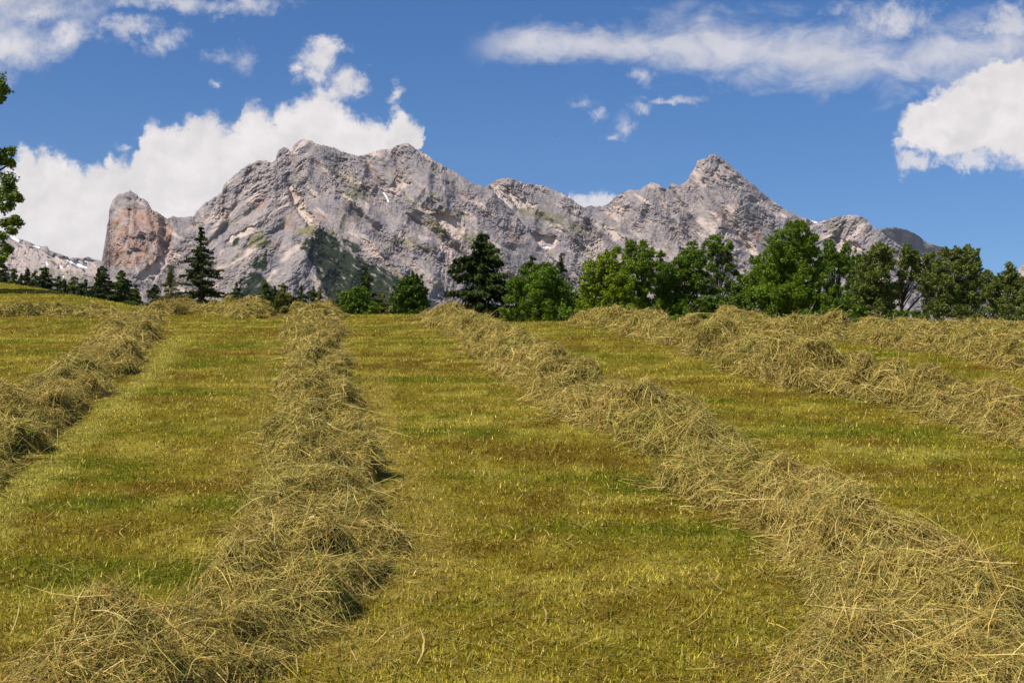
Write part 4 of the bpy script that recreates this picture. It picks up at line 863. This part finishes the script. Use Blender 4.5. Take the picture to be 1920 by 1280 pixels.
broadleaf('dim green tree half hidden left of the wide willow', [(1738, 492, 10), (1732, 508, 13), (1745, 525, 14), (1738, 545, 14), (1748, 570, 15)], 122, (0.085, 0.11, 0.014), leaf=0.14, seed=233, base_px=1740)
broadleaf('undergrowth bush between the largest tree and the willows', [(1570, 585, 16), (1595, 588, 16), (1615, 590, 14), (1582, 570, 14)], 82, G3, leaf=0.15, seed=221, name='bush', cat='bush', group=GR_BUSH)
broadleaf('undergrowth bush under the wide grey green willow', [(1745, 585, 13), (1770, 590, 15), (1800, 592, 15), (1830, 590, 15), (1858, 590, 14), (1885, 592, 14), (1912, 592, 14)], 80, (0.085, 0.115, 0.014), leaf=0.14, seed=222, name='bush', cat='bush', group=GR_BUSH)
broadleaf('undergrowth bush right of the rounded dark green tree', [(1062, 585, 14), (1085, 592, 13), (1108, 592, 13)], 84, G2_, leaf=0.15, seed=223, name='bush', cat='bush', group=GR_BUSH)
broadleaf('dark undergrowth bush between the open crowned and the largest tree', [(1385, 588, 16), (1405, 592, 15), (1390, 570, 14), (1425, 598, 13)], 86, G3, leaf=0.15, seed=224, name='bush', cat='bush', group=GR_BUSH)
broadleaf('light leafed bush at the foot of the multi topped tree', [(1215, 592, 14), (1240, 598, 13), (1262, 602, 12), (1195, 592, 12), (1290, 604, 11)], 84, G1, leaf=0.15, seed=219, name='bush', cat='bush', group=GR_BUSH)
# near tree on the left, only its right-hand branches reach into view
broadleaf('near maple whose leafy branches hang in at the left edge', [(4, 160, 8), (9, 172, 8), (-8, 150, 14), (2, 186, 6), (-18, 200, 20), (-20, 250, 16), (10, 288, 9), (20, 284, 6), (18, 305, 8), (2, 300, 10), (14, 335, 12), (4, 350, 12), (22, 352, 9), (28, 368, 8), (8, 370, 12), (18, 385, 8), (36, 372, 5), (2, 392, 8), (26, 415, 7), (36, 418, 5), (8, 418, 7), (22, 432, 5), (2, 445, 8), (10, 462, 8), (16, 470, 6), (5, 482, 8), (-8, 490, 10),
           (-40, 160, 12), (-45, 300, 14), (-35, 360, 14), (-40, 420, 12), (-90, 220, 26), (-110, 330, 30), (-100, 430, 24), (-180, 180, 40), (-210, 300, 45), (-55, 215, 22), (-70, 380, 24), (-60, 130, 26), (-120, 110, 34), (-150, 250, 36), (-140, 400, 34), (-190, 90, 38), (-240, 210, 42), (-270, 330, 42), (-300, 250, 38), (-260, 140, 38), (-200, 410, 36), (-320, 380, 32)], 49, (0.120, 0.175, 0.008), leaf=0.095, per=190, seed=220, base_px=-190, depth=0.5, trunk_r=0.24, group='near tree')

# ------------------------------------------------------------------ bird
def build_bird():
    Y = 700.0; c = at(1041, 256.5, Y)
    A = Acc(); t = np.linspace(-1, 1, 13)
    v, f = tube(np.stack([t * 0.45, t * 0, 0.02 * (1 - t * t)], -1), 0.10 * np.sqrt(np.maximum(0.03, 1 - t * t)), 8); A.add(v, f)
    root = root_empty('bird', c, 'tiny dark bird gliding in the blue sky above the saddle', 'bird', None)
    m, tt, o = new_mat('feathers'); g = tt.node('ShaderNodeTexCoord').outputs['Object']
    principled(tt, o, tt.mix(tt.noise(g, 6, 3), (0.035, 0.03, 0.03, 1), (0.09, 0.075, 0.06, 1)), 0.8, 0.1)
    v, f = A.cat(); make_mesh('body', v, f, m, None, True, parent=root)
    for sgn in (-1, 1):
        s = np.linspace(0, 1, 9); lead = np.stack([0.16 - 0.30 * s ** 2, sgn * 1.15 * s, 0.10 * s + 0.12 * s ** 2], -1); ch = 0.34 * np.sqrt(1 - 0.86 * s ** 2)
        rows = []
        for q, th in ((0, 0.0), (0.35, 0.025), (1, 0.0)): 
            p = lead.copy(); p[:, 0] -= ch * q; p[:, 2] += th; rows.append(p)
        lo = lead.copy(); lo[:, 0] -= ch * 0.35; lo[:, 2] -= 0.015; rows.append(lo); rows.append(rows[0].copy())
        v = np.stack(rows, 0).reshape(-1, 3); f = grid_faces(5, 9)
        w = make_mesh('wing', v, f, m, None, True, parent=root)
    v = np.array([[-0.4, -0.05, 0], [-0.4, 0.05, 0], [-0.72, 0.16, 0], [-0.72, -0.16, 0], [-0.4, -0.05, 0.03], [-0.4, 0.05, 0.03], [-0.72, 0.16, 0.012], [-0.72, -0.16, 0.012]]); f = np.array([[0, 3, 2, 1], [4, 5, 6, 7], [0, 1, 5, 4], [2, 3, 7, 6], [1, 2, 6, 5], [3, 0, 4, 7]])
    make_mesh('tail', v, f, m, None, False, parent=root)
    root.rotation_euler = (0.15, 0, math.radians(75))
build_bird()

# ------------------------------------------------------------------ thin summer haze over the whole valley
def build_haze():
    x0, x1, y0, y1, z0, z1 = -9500, 9500, -60, 9900, -140, 2300
    v = [(x, y, z) for x in (x0, x1) for y in (y0, y1) for z in (z0, z1)]
    f = [(0, 1, 3, 2), (4, 6, 7, 5), (0, 4, 5, 1), (2, 3, 7, 6), (0, 2, 6, 4), (1, 5, 7, 3)]
    m = bpy.data.materials.new('haze'); m.use_nodes = True; m.node_tree.nodes.clear(); t = NT(m.node_tree)
    o = t.node('ShaderNodeOutputMaterial'); p = t.node('ShaderNodeVolumePrincipled')
    p.inputs['Color'].default_value = (0.72, 0.82, 1.0, 1); p.inputs['Density'].default_value = 1.4e-5; p.inputs['Anisotropy'].default_value = 0.2
    t.l.new(p.outputs[0], o.inputs['Volume'])
    h = make_mesh('haze', np.array(v, float), np.array(f), m); h.display_type = 'WIRE'
    tag(h, 'thin bluish summer haze between the meadow and the mountains', 'haze', kind='stuff')
build_haze()
